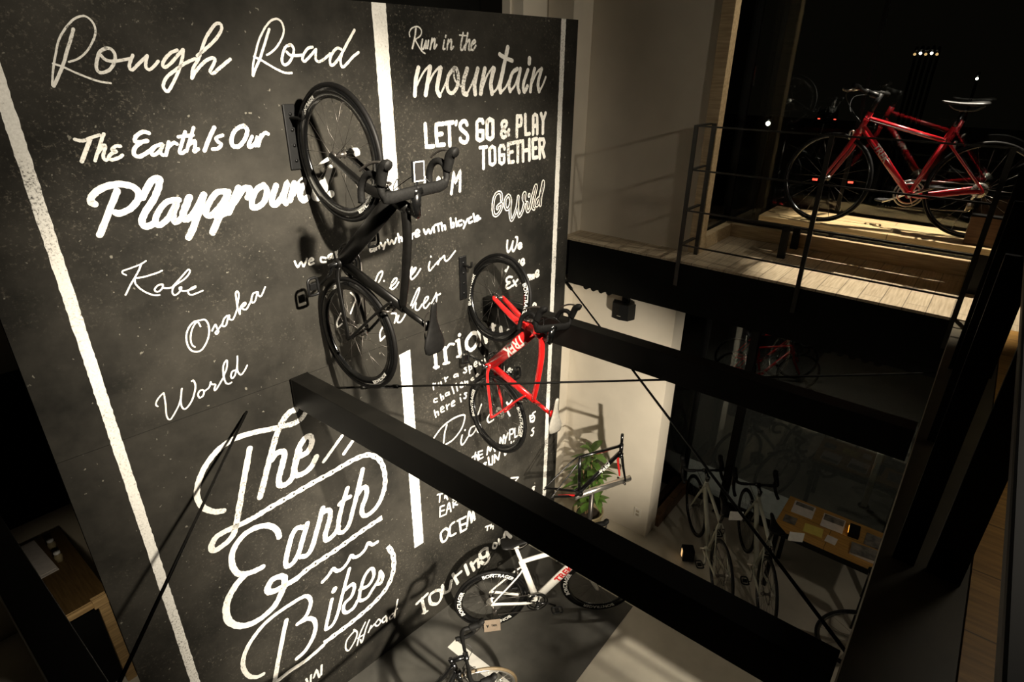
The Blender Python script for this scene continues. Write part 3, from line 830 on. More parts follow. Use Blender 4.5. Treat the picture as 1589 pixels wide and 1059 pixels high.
def wheel(parent, name, c, R, turn, rim_depth, tyre, words, word_mat, disc=0, dark=True, spokes=20, word_size=.021):
    """hub, spokes, deep rim and tyre; c is the hub centre before steering"""
    ax = turn(c + Vector((0, 1, 0))) - turn(c); c0 = turn(c); ax.normalize()
    u = (turn(c + Vector((1, 0, 0))) - c0).normalized(); v = (turn(c + Vector((0, 0, 1))) - c0).normalized()
    t = MB(); pr = [(cos(a) * .0125, R - .0125 + sin(a) * .0125) for a in [2 * pi * i / 10 for i in range(10)]]
    t.lathe(c0, ax, pr, 72, True)
    ro = R - .020; ri = ro - rim_depth
    tyre_o = t.build(name, [tyre], parent)
    r = MB(); r.lathe(c0, ax, [(-.011, ro), (-.0125, ro - rim_depth * .5), (-.006, ri), (.006, ri), (.0125, ro - rim_depth * .5), (.011, ro)], 72, True)
    if words:
        r.mi = 1
        for side in (1, -1):
            for k, (wd, a0) in enumerate(words):
                rc = (ro + ri) / 2 + .001
                def mp(x, y, a0=a0, side=side):
                    a = a0 + x / rc * side
                    rad = rc + y
                    f = abs(y) / (rim_depth * .5)
                    return c0 + (u * cos(a) + v * sin(a)) * rad + ax * (side * (.0132 - .0015 * (1 if y > 0 else 0) * f))
                r.text(wd, word_size, mp, word_size * .022)
    rim = r.build('rim', [M['gloss_black'] if dark else M['silver'], word_mat], tyre_o, fix=False)
    s = MB()
    for i in range(spokes):
        a = 2 * pi * i / spokes; b = a + (.55 if i % 2 else -.55) * (1 if (i // 2) % 2 else -1)
        sd = .03 if i % 2 else -.03
        s.tube([c0 + (u * cos(b) + v * sin(b)) * .019 + ax * sd, c0 + (u * cos(a) + v * sin(a)) * (ri + .002) + ax * sd * .08], .0011, 5)
    s.build('spokes', [M['dark_alloy'] if dark else M['silver']], tyre_o)
    h = MB(); h.lathe(c0, ax, [(-.05, .006), (-.05, .011), (-.036, .011), (-.034, .022), (-.029, .022), (-.026, .012), (.026, .012), (.029, .022), (.034, .022), (.036, .011), (.05, .011), (.05, .006)], 20)
    if disc: h.lathe(c0 + ax * .04, ax, [(0, .05), (.002, .05), (.002, .08), (0, .08)], 32, True)
    h.build('hub', [M['dark_alloy'] if dark else M['silver']], tyre_o)
    return tyre_o

def drop_bar(side, wid=.20, base=Vector((.875, 0, .885))):
    s = side
    return [base + Vector(p) for p in ((0, 0, 0), (0, .08 * s, 0), (0, (wid - .045) * s, 0), (.018, (wid - .008) * s, 0), (.06, wid * s, -.002),
            (.092, wid * s, -.018), (.102, wid * s, -.055), (.082, (wid + .003) * s, -.098), (.035, (wid + .006) * s, -.126), (-.03, (wid + .008) * s, -.132))]

def lever(parent, side, turn, wid, base):
    b = MB(); s = side; w = wid
    hood = smooth_path([base + Vector(p) for p in ((.066, w * s, .004), (.10, w * s, .016), (.135, w * s, .030), (.152, w * s, .052), (.150, w * s, .068))], 4)
    n = len(hood)
    b.tube([turn(p) for p in hood], [(.020 + .006 * sin(i / n * 3), .025 - .002 * i / n) for i in range(n)], 10)
    b.mi = 1
    bl = smooth_path([base + Vector(p) for p in ((.148, w * s, .040), (.158, w * s, .008), (.150, (w + .004) * s, -.04), (.128, (w + .010) * s, -.088), (.112, (w + .012) * s, -.112))], 4)
    n = len(bl)
    b.tube([turn(p) for p in bl], [(.010 - .004 * i / n, .006) for i in range(n)], 8)
    return b

def saddle_mesh(p, mats, tilt=0.0):
    b = MB(); secs = []
    prof = [(-.125, .052, .010), (-.115, .066, .014), (-.08, .071, .018), (-.04, .058, .017), (0, .040, .014), (.05, .024, .012), (.10, .020, .011), (.135, .017, .010), (.148, .010, .006)]
    for x, wd, h in prof:
        z = .004 + .012 * (x / .14) ** 2
        ring = []
        for j in range(16):
            a = 2 * pi * j / 16
            cy = cos(a) * wd; cz = sin(a) * h
            if sin(a) < 0: cz = sin(a) * h * .8
            ring.append(b.bm.verts.new(Vector((p[0] + x, p[1] + cy, p[2] + z + cz - .16 * (abs(cy) ** 1.6)))))
        secs.append(ring)
    for i in range(len(secs) - 1):
        for j in range(16): b._f((secs[i][j], secs[i][(j + 1) % 16], secs[i + 1][(j + 1) % 16], secs[i + 1][j]))
    b._f(secs[0][::-1]); b._f(secs[-1])
    b.mi = 1
    for s in (-1, 1):
        b.tube(smooth_path([(p[0] + .10, s * .012, p[2] - .004), (p[0] + .05, s * .018, p[2] - .034), (p[0] - .05, s * .022, p[2] - .036), (p[0] - .10, s * .035, p[2] - .006)], 4), .0035, 6)
    return b

def bicycle(label, mtx, frame, fork, steer=0.0, style='aero', bar='drop', saddle='saddle', rim_depth=.045, tyre='rubber', words=None, crank_a=1.2,
            tube_word=None, word_mat='decal', post=None, wrap=False, computer=False, seat_h=0.0, rim_dark=True, cat='bicycle', group=None, name='bicycle', wheels=True, accents=None, stays=None, disc=0, dt_r=None, word_size=.021, fork_alt=None):
    T = turner(steer); I = lambda p: Vector(p)
    root = thing(name, label, cat, mtx=mtx, group=group)
    aero = style == 'aero'; hyb = style == 'hybrid'
    # --- frame
    f = MB()
    dt0, dt1 = Vector((.812, 0, .715)), BB + Vector((.012, 0, .012))
    ra, rl = ((.042, .022) if aero else ((.024, .022) if not hyb else (.024, .021)))
    if dt_r: ra = dt_r
    f.tube([dt0, dt0.lerp(dt1, .5), dt1], [(rl, ra), (rl * 1.04, ra * 1.03), (rl * 1.15, ra * .92)], 28, up=(-.7, 0, .7))
    tt0 = Vector((.795, 0, .80)) if not hyb else Vector((.80, 0, .78)); tt1 = SEAT + Vector((.004, 0, -.012 if not hyb else -.10))
    if aero:
        mid = smooth_path([tt0, tt0.lerp(tt1, .3) + Vector((0, 0, .022)), tt0.lerp(tt1, .7) + Vector((0, 0, .016)), tt1], 4)
        f.tube(mid, [(.021 - .005 * i / len(mid), .028 - .007 * i / len(mid)) for i in range(len(mid))], 12)
    else: f.tube([tt0, tt1], .0165, 12)
    f.tube([BB, SEAT], [(.019, .034), (.016, .026)] if aero else .0165, 12, up=(1, 0, .3))
    f.tube([CROWN + STEER_AXIS * .002, HTOP], [(.024, .034), (.023, .030)] if aero else .021, 14, up=(1, 0, .3))
    f.lathe(BB - Vector((0, .043, 0)), (0, 1, 0), [(0, .021), (0, .025), (.086, .025), (.086, .021)], 16)
    ST = SEAT + (BB - SEAT) * (.16 if aero or hyb else .02)
    f.mi = 2
    for s in (-1, 1):
        f.tube(smooth_path([BB + Vector((-.02, .026 * s, 0)), BB + Vector((-.10, .045 * s, .004)), RH + Vector((.05, .066 * s, 0)), RH + Vector((0, .066 * s, 0))], 4), [(.009, .016), (.009, .015)] * 6 + [(.007, .009)], 8)
        f.tube(smooth_path([ST + Vector((0, .012 * s, 0)), ST.lerp(RH, .25) + Vector((0, .040 * s, 0)), RH + Vector((.012, .066 * s, .03)), RH + Vector((0, .066 * s, 0))], 4), [(.006, .009)] * 13, 8)
        f.lathe(RH + Vector((0, .062 * s, 0)), (0, s, 0), [(0, .016), (.008, .016)], 12)
    f.mi = 1
    if tube_word:
        for side in (1, -1):
            L = dt0.lerp(dt1, .40); tdir = (dt0 - dt1).normalized(); nrm = Vector((-tdir.z, 0, tdir.x))
            def mp(x, y, side=side):
                t = min(1, max(0, .40 + x * side / (dt0 - dt1).length))
                kl, ka = (1 + .08 * t, 1 + .06 * t) if t < .5 else (1.04 + .22 * (t - .5), 1.03 - .22 * (t - .5))
                q = sqrt(max(0, 1 - (y / (ra * ka)) ** 2))
                return L + tdir * (x * (-side)) + nrm * y + Vector((0, side * (rl * kl * q + .0012), 0))
            f.text(tube_word[0], tube_word[1], mp, tube_word[2] if len(tube_word) > 2 else .0012, True)
    if accents:
        f.mi = 3
        for (a, b_, t0, t1, rr) in accents:
            A, B_ = {'tt': (tt0, tt1), 'st': (SEAT, BB), 'dt': (dt0, dt1), 'cs': (BB, RH)}[a][:2], None
            p, q = A[0].lerp(A[1], t0), A[0].lerp(A[1], t1)
            off = Vector(b_)
            f.tube([p + off, q + off], rr, 12)
    fo = f.build('frame', [M[frame], M[word_mat], M[stays or frame], M[accents and 'decal_red' or frame]], root)
    # --- fork
    k = MB()
    if not bar: k.tube([T(HTOP - STEER_AXIS * .03), T(HTOP + STEER_AXIS * .13)], .0155, 12)
    k.tube([T(CROWN + Vector((0, 0, .02))), T(CROWN + Vector((.008, 0, -.03)))], .024, 12)
    for s in (-1, 1):
        pts = smooth_path([CROWN + Vector((.006, .020 * s, -.012)), CROWN + Vector((.028, .040 * s, -.09)), CROWN.lerp(FH, .6) + Vector((-.006, .047 * s, 0)), FH + Vector((-.006, .050 * s, .02)), FH + Vector((0, .050 * s, 0))], 4)
        n = len(pts); k.mi = 1 if s > 0 else 0
        k.tube([T(p) for p in pts], [((.013 - .005 * i / n, .028 - .014 * i / n) if aero else (.011 - .005 * i / n, .019 - .011 * i / n)) for i in range(n)], 10, up=T(CROWN + Vector((1, 0, 0))) - T(CROWN))
    k.build('fork', [M[fork], M[fork_alt or fork]], root)
    if wheels:
        wheel(root, 'wheel', RH, .335, I, rim_depth, M[tyre], words, M['decal'], disc, rim_dark, word_size=word_size)
        wheel(root, 'wheel', FH, .335, T, rim_depth, M[tyre], words, M['decal'], disc, rim_dark, word_size=word_size)
    # --- drivetrain
    c = MB(); yy = -.045
    for rr, y in ((.100, yy), (.078, yy + .007)):
        c.lathe(BB + Vector((0, y, 0)), (0, -1, 0), [(0, rr - .012), (0, rr), (.003, rr), (.003, rr - .012)], 40, True)
    for i in range(4):
        a = crank_a + i * pi / 2
        c.tube([BB + Vector((0, yy - .006, 0)), BB + Vector((cos(a) * .088, yy - .002, sin(a) * .088))], [(.010, .005), (.007, .004)], 8)
    pd = []
    for s, a in ((-1, crank_a), (1, crank_a + pi)):
        y0 = s * .062; e = BB + Vector((cos(a) * .172, s * .078, sin(a) * .172))
        c.tube([BB + Vector((0, y0, 0)), BB.lerp(e, .5) + Vector((0, s * .008, 0)), e], [(.012, .010), (.011, .008), (.010, .008)], 8)
        pd.append((e, s))
    c.lathe(BB - Vector((0, .085, 0)), (0, 1, 0), [(0, .012), (.17, .012)], 12)
    if wheels: c.build('crankset', [M['gloss_black'] if aero else M['silver']], root)
    for e, s in (pd if wheels else ()):
        b = MB(); b.tube([e, e + Vector((0, s * .022, 0))], .006, 8)
        b.tube(smooth_path([e + Vector((-.045, s * .024, .004)), e + Vector((-.02, s * .022, .008)), e + Vector((.04, s * .024, .004)), e + Vector((.048, s * .052, .002)), e + Vector((.036, s * .080, .004)), e + Vector((-.02, s * .084, .008)), e + Vector((-.045, s * .076, .004))], 4, True), (.008, .007), 8, True)
        b.box(e + Vector((-.02, min(s * .03, s * .07), -.006)), e + Vector((.02, max(s * .03, s * .07), .008)), None, .003)
        b.build('pedal', [M['plastic']], root)
    if wheels:
        b = MB()
        for i in range(7): b.lathe(RH + Vector((0, -.030 - i * .004, 0)), (0, -1, 0), [(0, .010), (0, .052 - .0045 * i), (.0016, .052 - .0045 * i), (.0016, .010)], 28, True)
        b.build('cassette', [M['silver']], root)
        b = MB(); b.tube([BB + Vector((.01, yy - .002, .100)), RH + Vector((0, -.042, .036))], (.0035, .005), 6)
        b.tube([BB + Vector((-.01, yy - .002, -.100)), RH + Vector((.03, -.044, -.155)), RH + Vector((.005, -.044, -.13)), RH + Vector((.018, -.043, -.085)), RH + Vector((.0, -.042, -.036))], (.0035, .005), 6)
        b.build('chain', [M['dark_alloy']], root)
        b = MB(); b.tube([RH + Vector((.0, -.060, -.02)), RH + Vector((.018, -.066, -.075))], .013, 8)
        b.tube([RH + Vector((.018, -.052, -.085)), RH + Vector((.03, -.052, -.155))], [(.004, .022), (.004, .016)], 8)
        b.build('derailleur', [M['silver'] if not aero else M['dark_alloy']], root)
    # --- seat post, saddle
    sp = SEAT + (SEAT - BB).normalized() * (.165 + seat_h)
    b = MB(); b.tube([SEAT - (SEAT - BB).normalized() * .02, sp], [(.013, .018), (.012, .015)] if aero else .0136, 12)
    b.tube([sp + Vector((-.02, 0, .012)), sp + Vector((.025, 0, .010))], (.020, .010), 8)
    if wheels or post: b.build('seatpost', [M[post or 'gloss_black']], root)
    else: b.bm.free()
    if wheels: saddle_mesh((sp.x - .005, 0, sp.z + .048), None).build('saddle', [M[saddle], M['dark_alloy']], root)
    # --- stem, bar
    if bar:
        base = Vector((.875, 0, .885)) if bar == 'drop' else Vector((.85, 0, .955))
        top = HTOP + STEER_AXIS * (.05 if bar == 'drop' else .11)
        b = MB(); b.tube([T(HTOP), T(top + STEER_AXIS * .02)], .0175, 12)
        b.tube([T(top), T(base)], [(.026, .030), (.024, .022)] if aero else [(.019, .019), (.016, .017)], 10)
        b.tube([T(base + Vector((0, -.026, 0))), T(base + Vector((0, .026, 0)))], .020, 12)
        b.build('stem', [M['gloss_black'] if bar == 'drop' else M['plastic']], root)
        if bar == 'drop':
            h = MB()
            for s in (-1, 1):
                pts = smooth_path(drop_bar(s, .20, base), 5)
                n = len(pts)
                h.tube([T(p) for p in pts], [((.0125, .0125) if i < 7 else (.0160 + .0006 * (i % 2), .0160 + .0006 * (i % 2))) if not (aero and i < 14) else (.028, .015) for i in range(n)], 10)
            ho = h.build('handlebar', [M['tape']], root)
            for s in (-1, 1): lever(root, s, T, .20, base).build('brake_lever', [M['tape'], M['dark_alloy']], ho)
            cb = MB()
            for s in (-1, 1):
                cb.tube([T(p) for p in smooth_path([base + Vector((.02, .10 * s, -.006)), base + Vector((.06, .06 * s, -.05)), base + Vector((.01, .02 * s, -.13)), CROWN + Vector((.03, .0, .05))], 5)], .0022, 6)
            cb.build('cable', [M['plastic']], root)
        else:
            h = MB()
            pts = smooth_path([base + Vector(p) for p in ((-.03, -.30, .012), (-.01, -.16, .010), (0, -.05, 0), (0, .05, 0), (-.01, .16, .010), (-.03, .30, .012))], 5)
            h.tube([T(p) for p in pts], .0125, 10)
            ho = h.build('handlebar', [M['plastic']], root)
            for s in (-1, 1):
                g = MB(); g.tube([T(base + Vector((-.018, .18 * s, .011))), T(base + Vector((-.031, .305 * s, .012)))], .0165, 10); g.build('grip', [M['tape']], ho)
                g = MB(); g.tube([T(base + Vector((-.01, .155 * s, .008))), T(base + Vector((.03, .165 * s, -.004)))], .012, 8)
                g.tube([T(p) for p in smooth_path([base + Vector((.03, .165 * s, -.004)), base + Vector((.05, .20 * s, -.012)), base + Vector((.045, .27 * s, -.014)), base + Vector((.04, .29 * s, -.008))], 4)], (.006, .007), 8)
                g.build('brake_lever', [M['silver']], ho)
            cb = MB()
            for s in (-1, 1):
                cb.tube([T(p) for p in smooth_path([base + Vector((.04, .15 * s, -.005)), base + Vector((.11, .07 * s, -.03)), base + Vector((.08, -.01 * s, -.12)), CROWN + Vector((.02, -.02 * s, .08))], 5)], .0026, 6)
            cb.tube(smooth_path([HTOP + Vector((.03, .03, -.03)), HTOP + Vector((-.03, .03, -.06)), SEAT + Vector((.10, .02, -.075)), SEAT + Vector((-.01, .02, -.09))], 5), .0026, 6)
            cb.build('cable', [M['plastic']], root)
    # --- brakes
    if wheels:
        for p, tr in ((CROWN + Vector((.045, 0, -.012)), T), (ST.lerp(RH, .12) + Vector((-.03, 0, .0)), I)):
            b = MB()
            for s in (-1, 1):
                b.tube([tr(q) for q in smooth_path([p + Vector((0, .004 * s, .022)), p + Vector((.006, .030 * s, .012)), p + Vector((.004, .030 * s, -.022)), p + Vector((0, .018 * s, -.036))], 4)], (.007, .006), 8)
            b.build('brake_caliper', [M['silver'] if hyb else M['dark_alloy']], root)
    if wrap:
        b = MB(); b.tube([T(FH + Vector((0, -.05, 0))), T(FH + Vector((0, -.07, 0))), T(FH + Vector((0, -.115, 0)))], [.014, .024, .022], 12)
        part_label(b.build('axle_cover', [M['wrap']], root), 'white paper cover on the front axle')
        b = MB(); b.tube([T(FH + Vector((-.012, .058, -.008))), T(FH + Vector((-.035, .060, -.06))), T(FH + Vector((-.06, .06, -.10)))], [(.011, .008), (.013, .006), (.012, .005)], 10)
        part_label(b.build('skewer_tag', [M['wrap']], root), 'white tag hanging from the front axle')
    if computer:
        b = MB(); base = Vector((.875, 0, .885))
        b.tube([T(base), T(base + Vector((.06, .0, .006)))], (.012, .005), 8)
        b.box((base.x + .045, -.034, base.z + .004), (base.x + .137, .034, base.z + .020), None, .004)
        b.mi = 1; b.box((base.x + .047, -.032, base.z + .0195), (base.x + .135, .032, base.z + .0215))
        b.mi = 2; b.box((base.x + .052, -.027, base.z + .0215), (base.x + .130, .027, base.z + .0222))
        part_label(b.build('bike_computer', [M['plastic'], M['decal'], M['ink']], root), 'black bike computer with a white edge')
    return root

def pose(t, rows, scale=1.0):
    m = Matrix(((*[q * scale for q in rows[0]], t[0]), (*[q * scale for q in rows[1]], t[1]), (*[q * scale for q in rows[2]], t[2] + EYE), (0, 0, 0, 1)))
    return m
def upright(x, y, z, fx, fy, scale=1.0):
    n = sqrt(fx * fx + fy * fy); fx /= n; fy /= n
    return Matrix(((fx * scale, -fy * scale, 0, x), (fy * scale, fx * scale, 0, y), (0, 0, scale, z), (0, 0, 0, 1)))

# ---------------------------------------------------------------- the room shell
YB = -0.0971
TT = Vector((cos(YB), sin(YB), 0)); NN = Vector((-sin(YB), cos(YB), 0)); WALL = 3.22
def on_wall(t, z, off=0.0):
    """point on the chalkboard wall: t along it, z above the floor, off in front of it (metres)"""
    return TT * t + NN * (WALL - off) + Vector((0, 0, z))
def slab(name, lo, hi, m, bev=0.0):
    b = MB(); b.box(lo, hi, None, bev); return struct(b.build(name, M[m]))

slab('floor', (-4, -4, -0.10), (5.90, 9.0, 0.0), 'concrete')
b = MB(); b.box((-3.0, 1.60, 0.0), (3.885, 3.4, 0.004)); struct(b.build('floor_charcoal', M['floor_mat']))
b = MB(); b.box((2.455, -0.5, 0.004), (2.552, 2.655, 0.006)); struct(b.build('trim_floor_stripe', M['white_floor']))

# chalkboard wall
b = MB(); b.prism([on_wall(0.135, 0), on_wall(3.993, 0), on_wall(3.993, 4.985), on_wall(0.135, 4.975)], NN * 0.08)
board = struct(b.build('wall_left', M['board']))
board['label'] = 'tall charcoal chalkboard wall covered in white hand lettering'
b = MB(); b.prism([on_wall(0.135, 2.885, .0008), on_wall(3.993, 2.895, .0008), on_wall(3.993, 2.897, .0008), on_wall(0.135, 2.887, .0008)], NN * 0.0007)
b.build('panel_joint', M['black_void'], board)

def ribbon(b, P, wdt, z, jit=0.10, cap=True):
    k = len(P)
    L, Rr = [], []
    for i in range(k):
        d = (P[min(i + 1, k - 1)] - P[max(i - 1, 0)]); d.normalize() if d.length else None
        nn = Vector((-d.y, d.x)); 
        L.append(P[i] + nn * wdt * .5 * (1 + random.uniform(-jit, jit))); Rr.append(P[i] - nn * wdt * .5 * (1 + random.uniform(-jit, jit)))
    if cap:
        for i, sgn in ((0, -1), (k - 1, 1)):
            d = P[min(i + 1, k - 1)] - P[max(i - 1, 0)]
            if d.length: d.normalize()
            ctr = P[i]; nn = Vector((-d.y, d.x)) * wdt * .5
            fan = [ctr + nn * cos(a) + d * (sgn * wdt * .5 * sin(a)) for a in [pi * j / 8 for j in range(9)]]
            b.flat([on_wall(p.x, p.y, z) for p in fan])
    LV = [b.bm.verts.new(on_wall(p.x, p.y, z)) for p in L]; RV = [b.bm.verts.new(on_wall(p.x, p.y, z)) for p in Rr]
    for i in range(k - 1): b._f((LV[i], LV[i + 1], RV[i + 1], RV[i]))

def resample(P, step):
    out = [P[0]]
    for i in range(len(P) - 1):
        n = max(1, int((P[i + 1] - P[i]).length / step))
        out += [P[i].lerp(P[i + 1], (j + 1) / n) for j in range(n)]
    return out

def write_on_wall():
    for phrase, strokes in LETTERING.items():
        b = MB(); b.sm = False; zz = .0012
        for st in strokes:
            kind = st[0]; f = st[1:].split(); wdt = int(f[0]) / 1000
            P = [Vector((float(a) / 1000, float(c) / 1000)) for a, c in (q.split(',') for q in f[1:])]
            # smoothing only rounds the brush; straight strokes stay straight
            Q = smooth_path(P, 6) if kind in 'SC' and len(P) > 2 else P
            Q = resample(Q, max(.012, wdt * .5))
            if kind == 'C':
                Q = resample(Q, .01); acc = 0.0; last = Q[0]; ww = []
                for i in range(len(Q)):
                    acc += (Q[i] - last).length; last = Q[i]; ww.append(acc)
                pitch = wdt * 1.75
                k = len(Q); LV = []; RV = []
                for i in range(k):
                    d = (Q[min(i + 1, k - 1)] - Q[max(i - 1, 0)]).normalized(); nn = Vector((-d.y, d.x))
                    h = wdt * .5 * (.74 + .30 * abs(cos(pi * ww[i] / pitch)))
                    LV.append(b.bm.verts.new(on_wall(*(Q[i] + nn * h), zz))); RV.append(b.bm.verts.new(on_wall(*(Q[i] - nn * h), zz)))
                for i in range(k - 1): b._f((LV[i], LV[i + 1], RV[i + 1], RV[i]))
                nx = pitch
                b.mi = 1
                for i in range(k):
                    if ww[i] >= nx and ww[i] < ww[-1] - pitch * .5:
                        r = wdt * .17
                        b.flat([on_wall(Q[i].x + r * cos(a), Q[i].y + r * sin(a), zz + .0008) for a in [2 * pi * j / 10 for j in range(10)]]); nx += pitch
                b.mi = 0
            else:
                ribbon(b, Q, wdt, zz)
                if phrase == 'Go Wild':
                    b.mi = 1; ribbon(b, Q, wdt * .36, zz + .0010, .05); b.mi = 0
            zz += .00004
        o = b.build('painted_lettering', [M['chalk'], M['board']], board, fix=False)
        o['label'] = 'white chalk lettering reading ' + phrase
    # the three long vertical stripes, rough at the edges
    for (t0, t1, pieces) in ((.368, .419, ((0.0, 4.975, 0),)), (2.150, 2.246, ((3.815, 4.98, 0), (0.949, 2.79, .012))), (3.793, 3.846, ((0.52, 4.984, 0),))):
        b = MB(); b.sm = False
        for z0, z1, sl in pieces:
            n = int((z1 - z0) / .02); V = []
            for i in range(n + 1):
                z = z0 + (z1 - z0) * i / n; a = 1 if 0 < i < n else 0
                V.append((b.bm.verts.new(on_wall(t0 + a * random.uniform(-.002, .002), z - (sl if i == n else 0), .0011)), b.bm.verts.new(on_wall(t1 + a * random.uniform(-.002, .002), z, .0011))))
            for i in range(n): b._f((V[i][0], V[i + 1][0], V[i + 1][1], V[i][1]))
        o = b.build('painted_stripe', M['chalk'], board, fix=False)
write_on_wall()

# walls beyond the chalkboard
slab('wall_far_lower', (4.79, 1.94, 0), (5.02, 3.05, 2.72), 'plaster')
slab('wall_side_lower', (2.6, 3.05, 0), (5.02, 3.20, 2.72), 'plaster')
slab('wall_far_upper', (5.00, 1.99, 3.17), (5.12, 3.14, 6.6), 'plaster')
b = MB(); b.box((4.70, 3.14, 3.17), (5.12, 3.40, 6.6)); b.box((4.22, 3.30, 3.17), (4.54, 3.45, 6.6)); b.box((4.20, 3.42, 3.17), (4.75, 3.50, 6.6))
struct(b.build('wall_side_upper', M['plaster']))
slab('wall_void', (0.6, 3.75, 2.95), (4.22, 3.85, 6.8), 'black_void')

# mezzanine: black edge beam, deck ribs, oak floor
b = MB(); b.box((4.68, -0.35, 2.72), (4.80, 3.05, 3.15)); b.box((4.80, -3.5, 2.74), (5.90, 3.05, 2.80))
for y in (2.84, 2.755, 2.67, 2.585, .66, .575, .49, .405, .32):
    b.tube([(4.686, y, 2.722), (4.80, y, 2.722)], .030, 10)
struct(b.build('trim_mezzanine_edge', M['black_void']))
slab('floor_mezzanine', (4.68, -3.5, 3.15), (5.90, 3.14, 3.17), 'planks')
b = MB(); b.box((-1.2, -1.9, 3.10), (4.68, -0.285, 3.17)); struct(b.build('floor_walkway', M['table_wood']))

# windows: a glass bay on both floors
def bay(n, z0, z1, post):
    g = MB(); g.box((5.865, -3.4, z0), (5.875, 1.995, z1)); g.box((5.03, 1.99, z0), (5.865, 2.0, z1))
    o = struct(g.build('window_%d' % n, M['pane']))
    f = MB(); f.box((5.84, 1.965, z0), (5.885, 2.015, z1)); f.box((5.845, 1.02, z0), (5.885, 1.05, z1)) if n == 2 else None
    f.box((5.03, 1.975, z0), (5.87, 2.01, z0 + .05)); f.box((5.845, -3.4, z0), (5.885, 2.0, z0 + .05))
    f.build('window_frame', M['steel'], o)
    return o
bay(1, 0.0, 2.74, 0); bay(2, 3.25, 6.6, 1)
b = MB(); b.box((4.985, 1.885, 3.17), (5.10, 1.99, 6.6), None, .004); struct(b.build('trim_window_post', M['trim']))
b = MB(); b.box((5.10, 1.90, 3.17), (5.83, 1.972, 3.295), None, .004); struct(b.build('baseboard_bay_side', M['trim']))
b = MB(); b.box((5.77, -3.4, 3.17), (5.84, 1.965, 3.295), None, .004); struct(b.build('baseboard_bay_front', M['trim']))
b = MB(); b.box((5.02, 1.90, 0), (5.80, 1.975, .16), None, .004); struct(b.build('baseboard_shop_side', M['brown_wood']))
b = MB(); b.box((5.78, -3.4, 0), (5.845, 1.965, .07), None, .004); struct(b.build('baseboard_shop_front', M['steel']))

# outside
b = MB(); b.box((5.90, -6, -.12), (6.47, 7.0, 0.0)); struct(b.build('floor_pavement', M['paving']))
b = MB(); b.box((6.47, -30, -.20), (70, 60, -.04)); struct(b.build('floor_street', M['asphalt']))

# ---------------------------------------------------------------- steel: beams, rods, column
def beam(x0, x1, z0, z1, y0, y1, label):
    o = thing('steel_beam', label, 'beam', ((x0 + x1) / 2, y0, z0), 0, 'black steel beams across the void')
    w = (x1 - x0) / 2; h = z1 - z0; L = y1 - y0
    b = MB(); b.box((-w, 0, 0), (w, L - .012, h), None, .003); b.build('beam_body', M['steel'], o)
    c = MB(); c.box((-w - .002, L - .012, -.004), (w + .002, L, h + .002)); c.build('end_plate', M['steel'], o)
    return o
def wall_y(x): return (WALL - x * NN.x) / NN.y
beam(1.64, 1.76, 2.705, 2.90, -.02, wall_y(1.76) - .003, 'long black steel beam crossing the middle of the view')
beam(3.26, 3.37, 2.815, 3.005, -.02, wall_y(3.37) - .003, 'black steel beam behind the red road bike and in front of the speaker')
beam(0.05, 0.17, 2.705, 2.90, .45, wall_y(0.17) - .003, 'black steel beam in the lower left corner of the view')
def rod(a, b_, f, label):
    a = Vector(a); b_ = Vector(b_)
    o = thing('tie_rod', label, 'rod', a, 0, 'thin black bracing rods')
    d = b_ - a
    m = MB(); m.tube([(0, 0, 0), d], .0075, 8); m.build('rod_bar', M['steel'], o)
    if f is None: return
    t = MB(); p = d * f; u = d.normalized(); q = u.cross(Vector((0, 0, 1)))
    for s in (-1, 1): t.tube([p - u * .09 + q * .014 * s, p + u * .09 + q * .014 * s], .0045, 6)
    for s in (-1, 1): t.tube([p + u * (.085 * s), p + u * (.12 * s)], .014, 8)
    t.build('turnbuckle', M['steel'], o)
rod((1.765, 3.045, 2.785), (4.675, -.09, 2.785), .10, 'thin black rod running level in front of the red bike')
rod((4.565, 3.045, 2.815), (1.765, -.13, 2.815), .06, 'thin black rod slanting down in front of the pale wall')
rod((1.345, 3.075, 2.80), (0.175, 1.785, 2.80), None, 'thin black rod slanting across the left white stripe')
o = thing('steel_column', 'slim black steel column behind the two parked grey bikes', 'column', (5.74, 1.46, 0))
b = MB(); b.box((-.04, -.04, .012), (.04, .04, 2.72), None, .004); b.build('column_shaft', M['steel'], o)
b = MB(); b.box((-.075, -.075, 0), (.075, .075, .012)); b.build('base_plate', M['steel'], o)

# ---------------------------------------------------------------- mezzanine railing
o = thing('mezzanine_railing', 'thin black steel railing along the mezzanine edge', 'railing', (4.68, 0, 3.0))
def rpost(y, x=0.0, z0=-.05):
    b = MB(); b.box((x - .012, y - .016, z0), (x + .006, y + .016, 1.26)); b.build('railing_post', M['rail'], o)
for y in (1.935, .965, -.02): rpost(y)
rpost(1.90, .27, .172)
for z in (1.255, .925, .60, .31):
    b = MB(); b.box((-.008, -.035, z - .006), (.004, 1.95, z + .006)); b.build('railing_bar', M['rail'], o)
    b = MB(); b.box((0, 1.92, z - .006), (.28, 1.95, z + .006)); b.build('railing_bar', M['rail'], o)

# near walkway guard: channel, flat posts, broad handrail
o = thing('walkway_guard', 'dark steel guard with flat posts and a broad handrail at the right edge', 'railing', (0, -.16, 2.9))
b = MB(); b.box((-1.2, -.12, 0), (4.66, .13, .268)); b.build('edge_channel', M['steel_brown'], o)
for x in (2.0, 3.8):
    b = MB(); b.box((x - .012, -.10, .268), (x + .012, -.005, 1.33)); b.build('guard_post', M['steel'], o)
for x in (2.0, 2.9, 3.8):
    b = MB(); b.box((x - .010, .028, .268), (x + .010, .092, 1.33)); b.build('guard_post', M['steel'], o)
b = MB(); b.box((-1.2, -.22, 1.33), (4.60, .055, 1.35), None, .004); b.build('handrail', M['steel'], o)

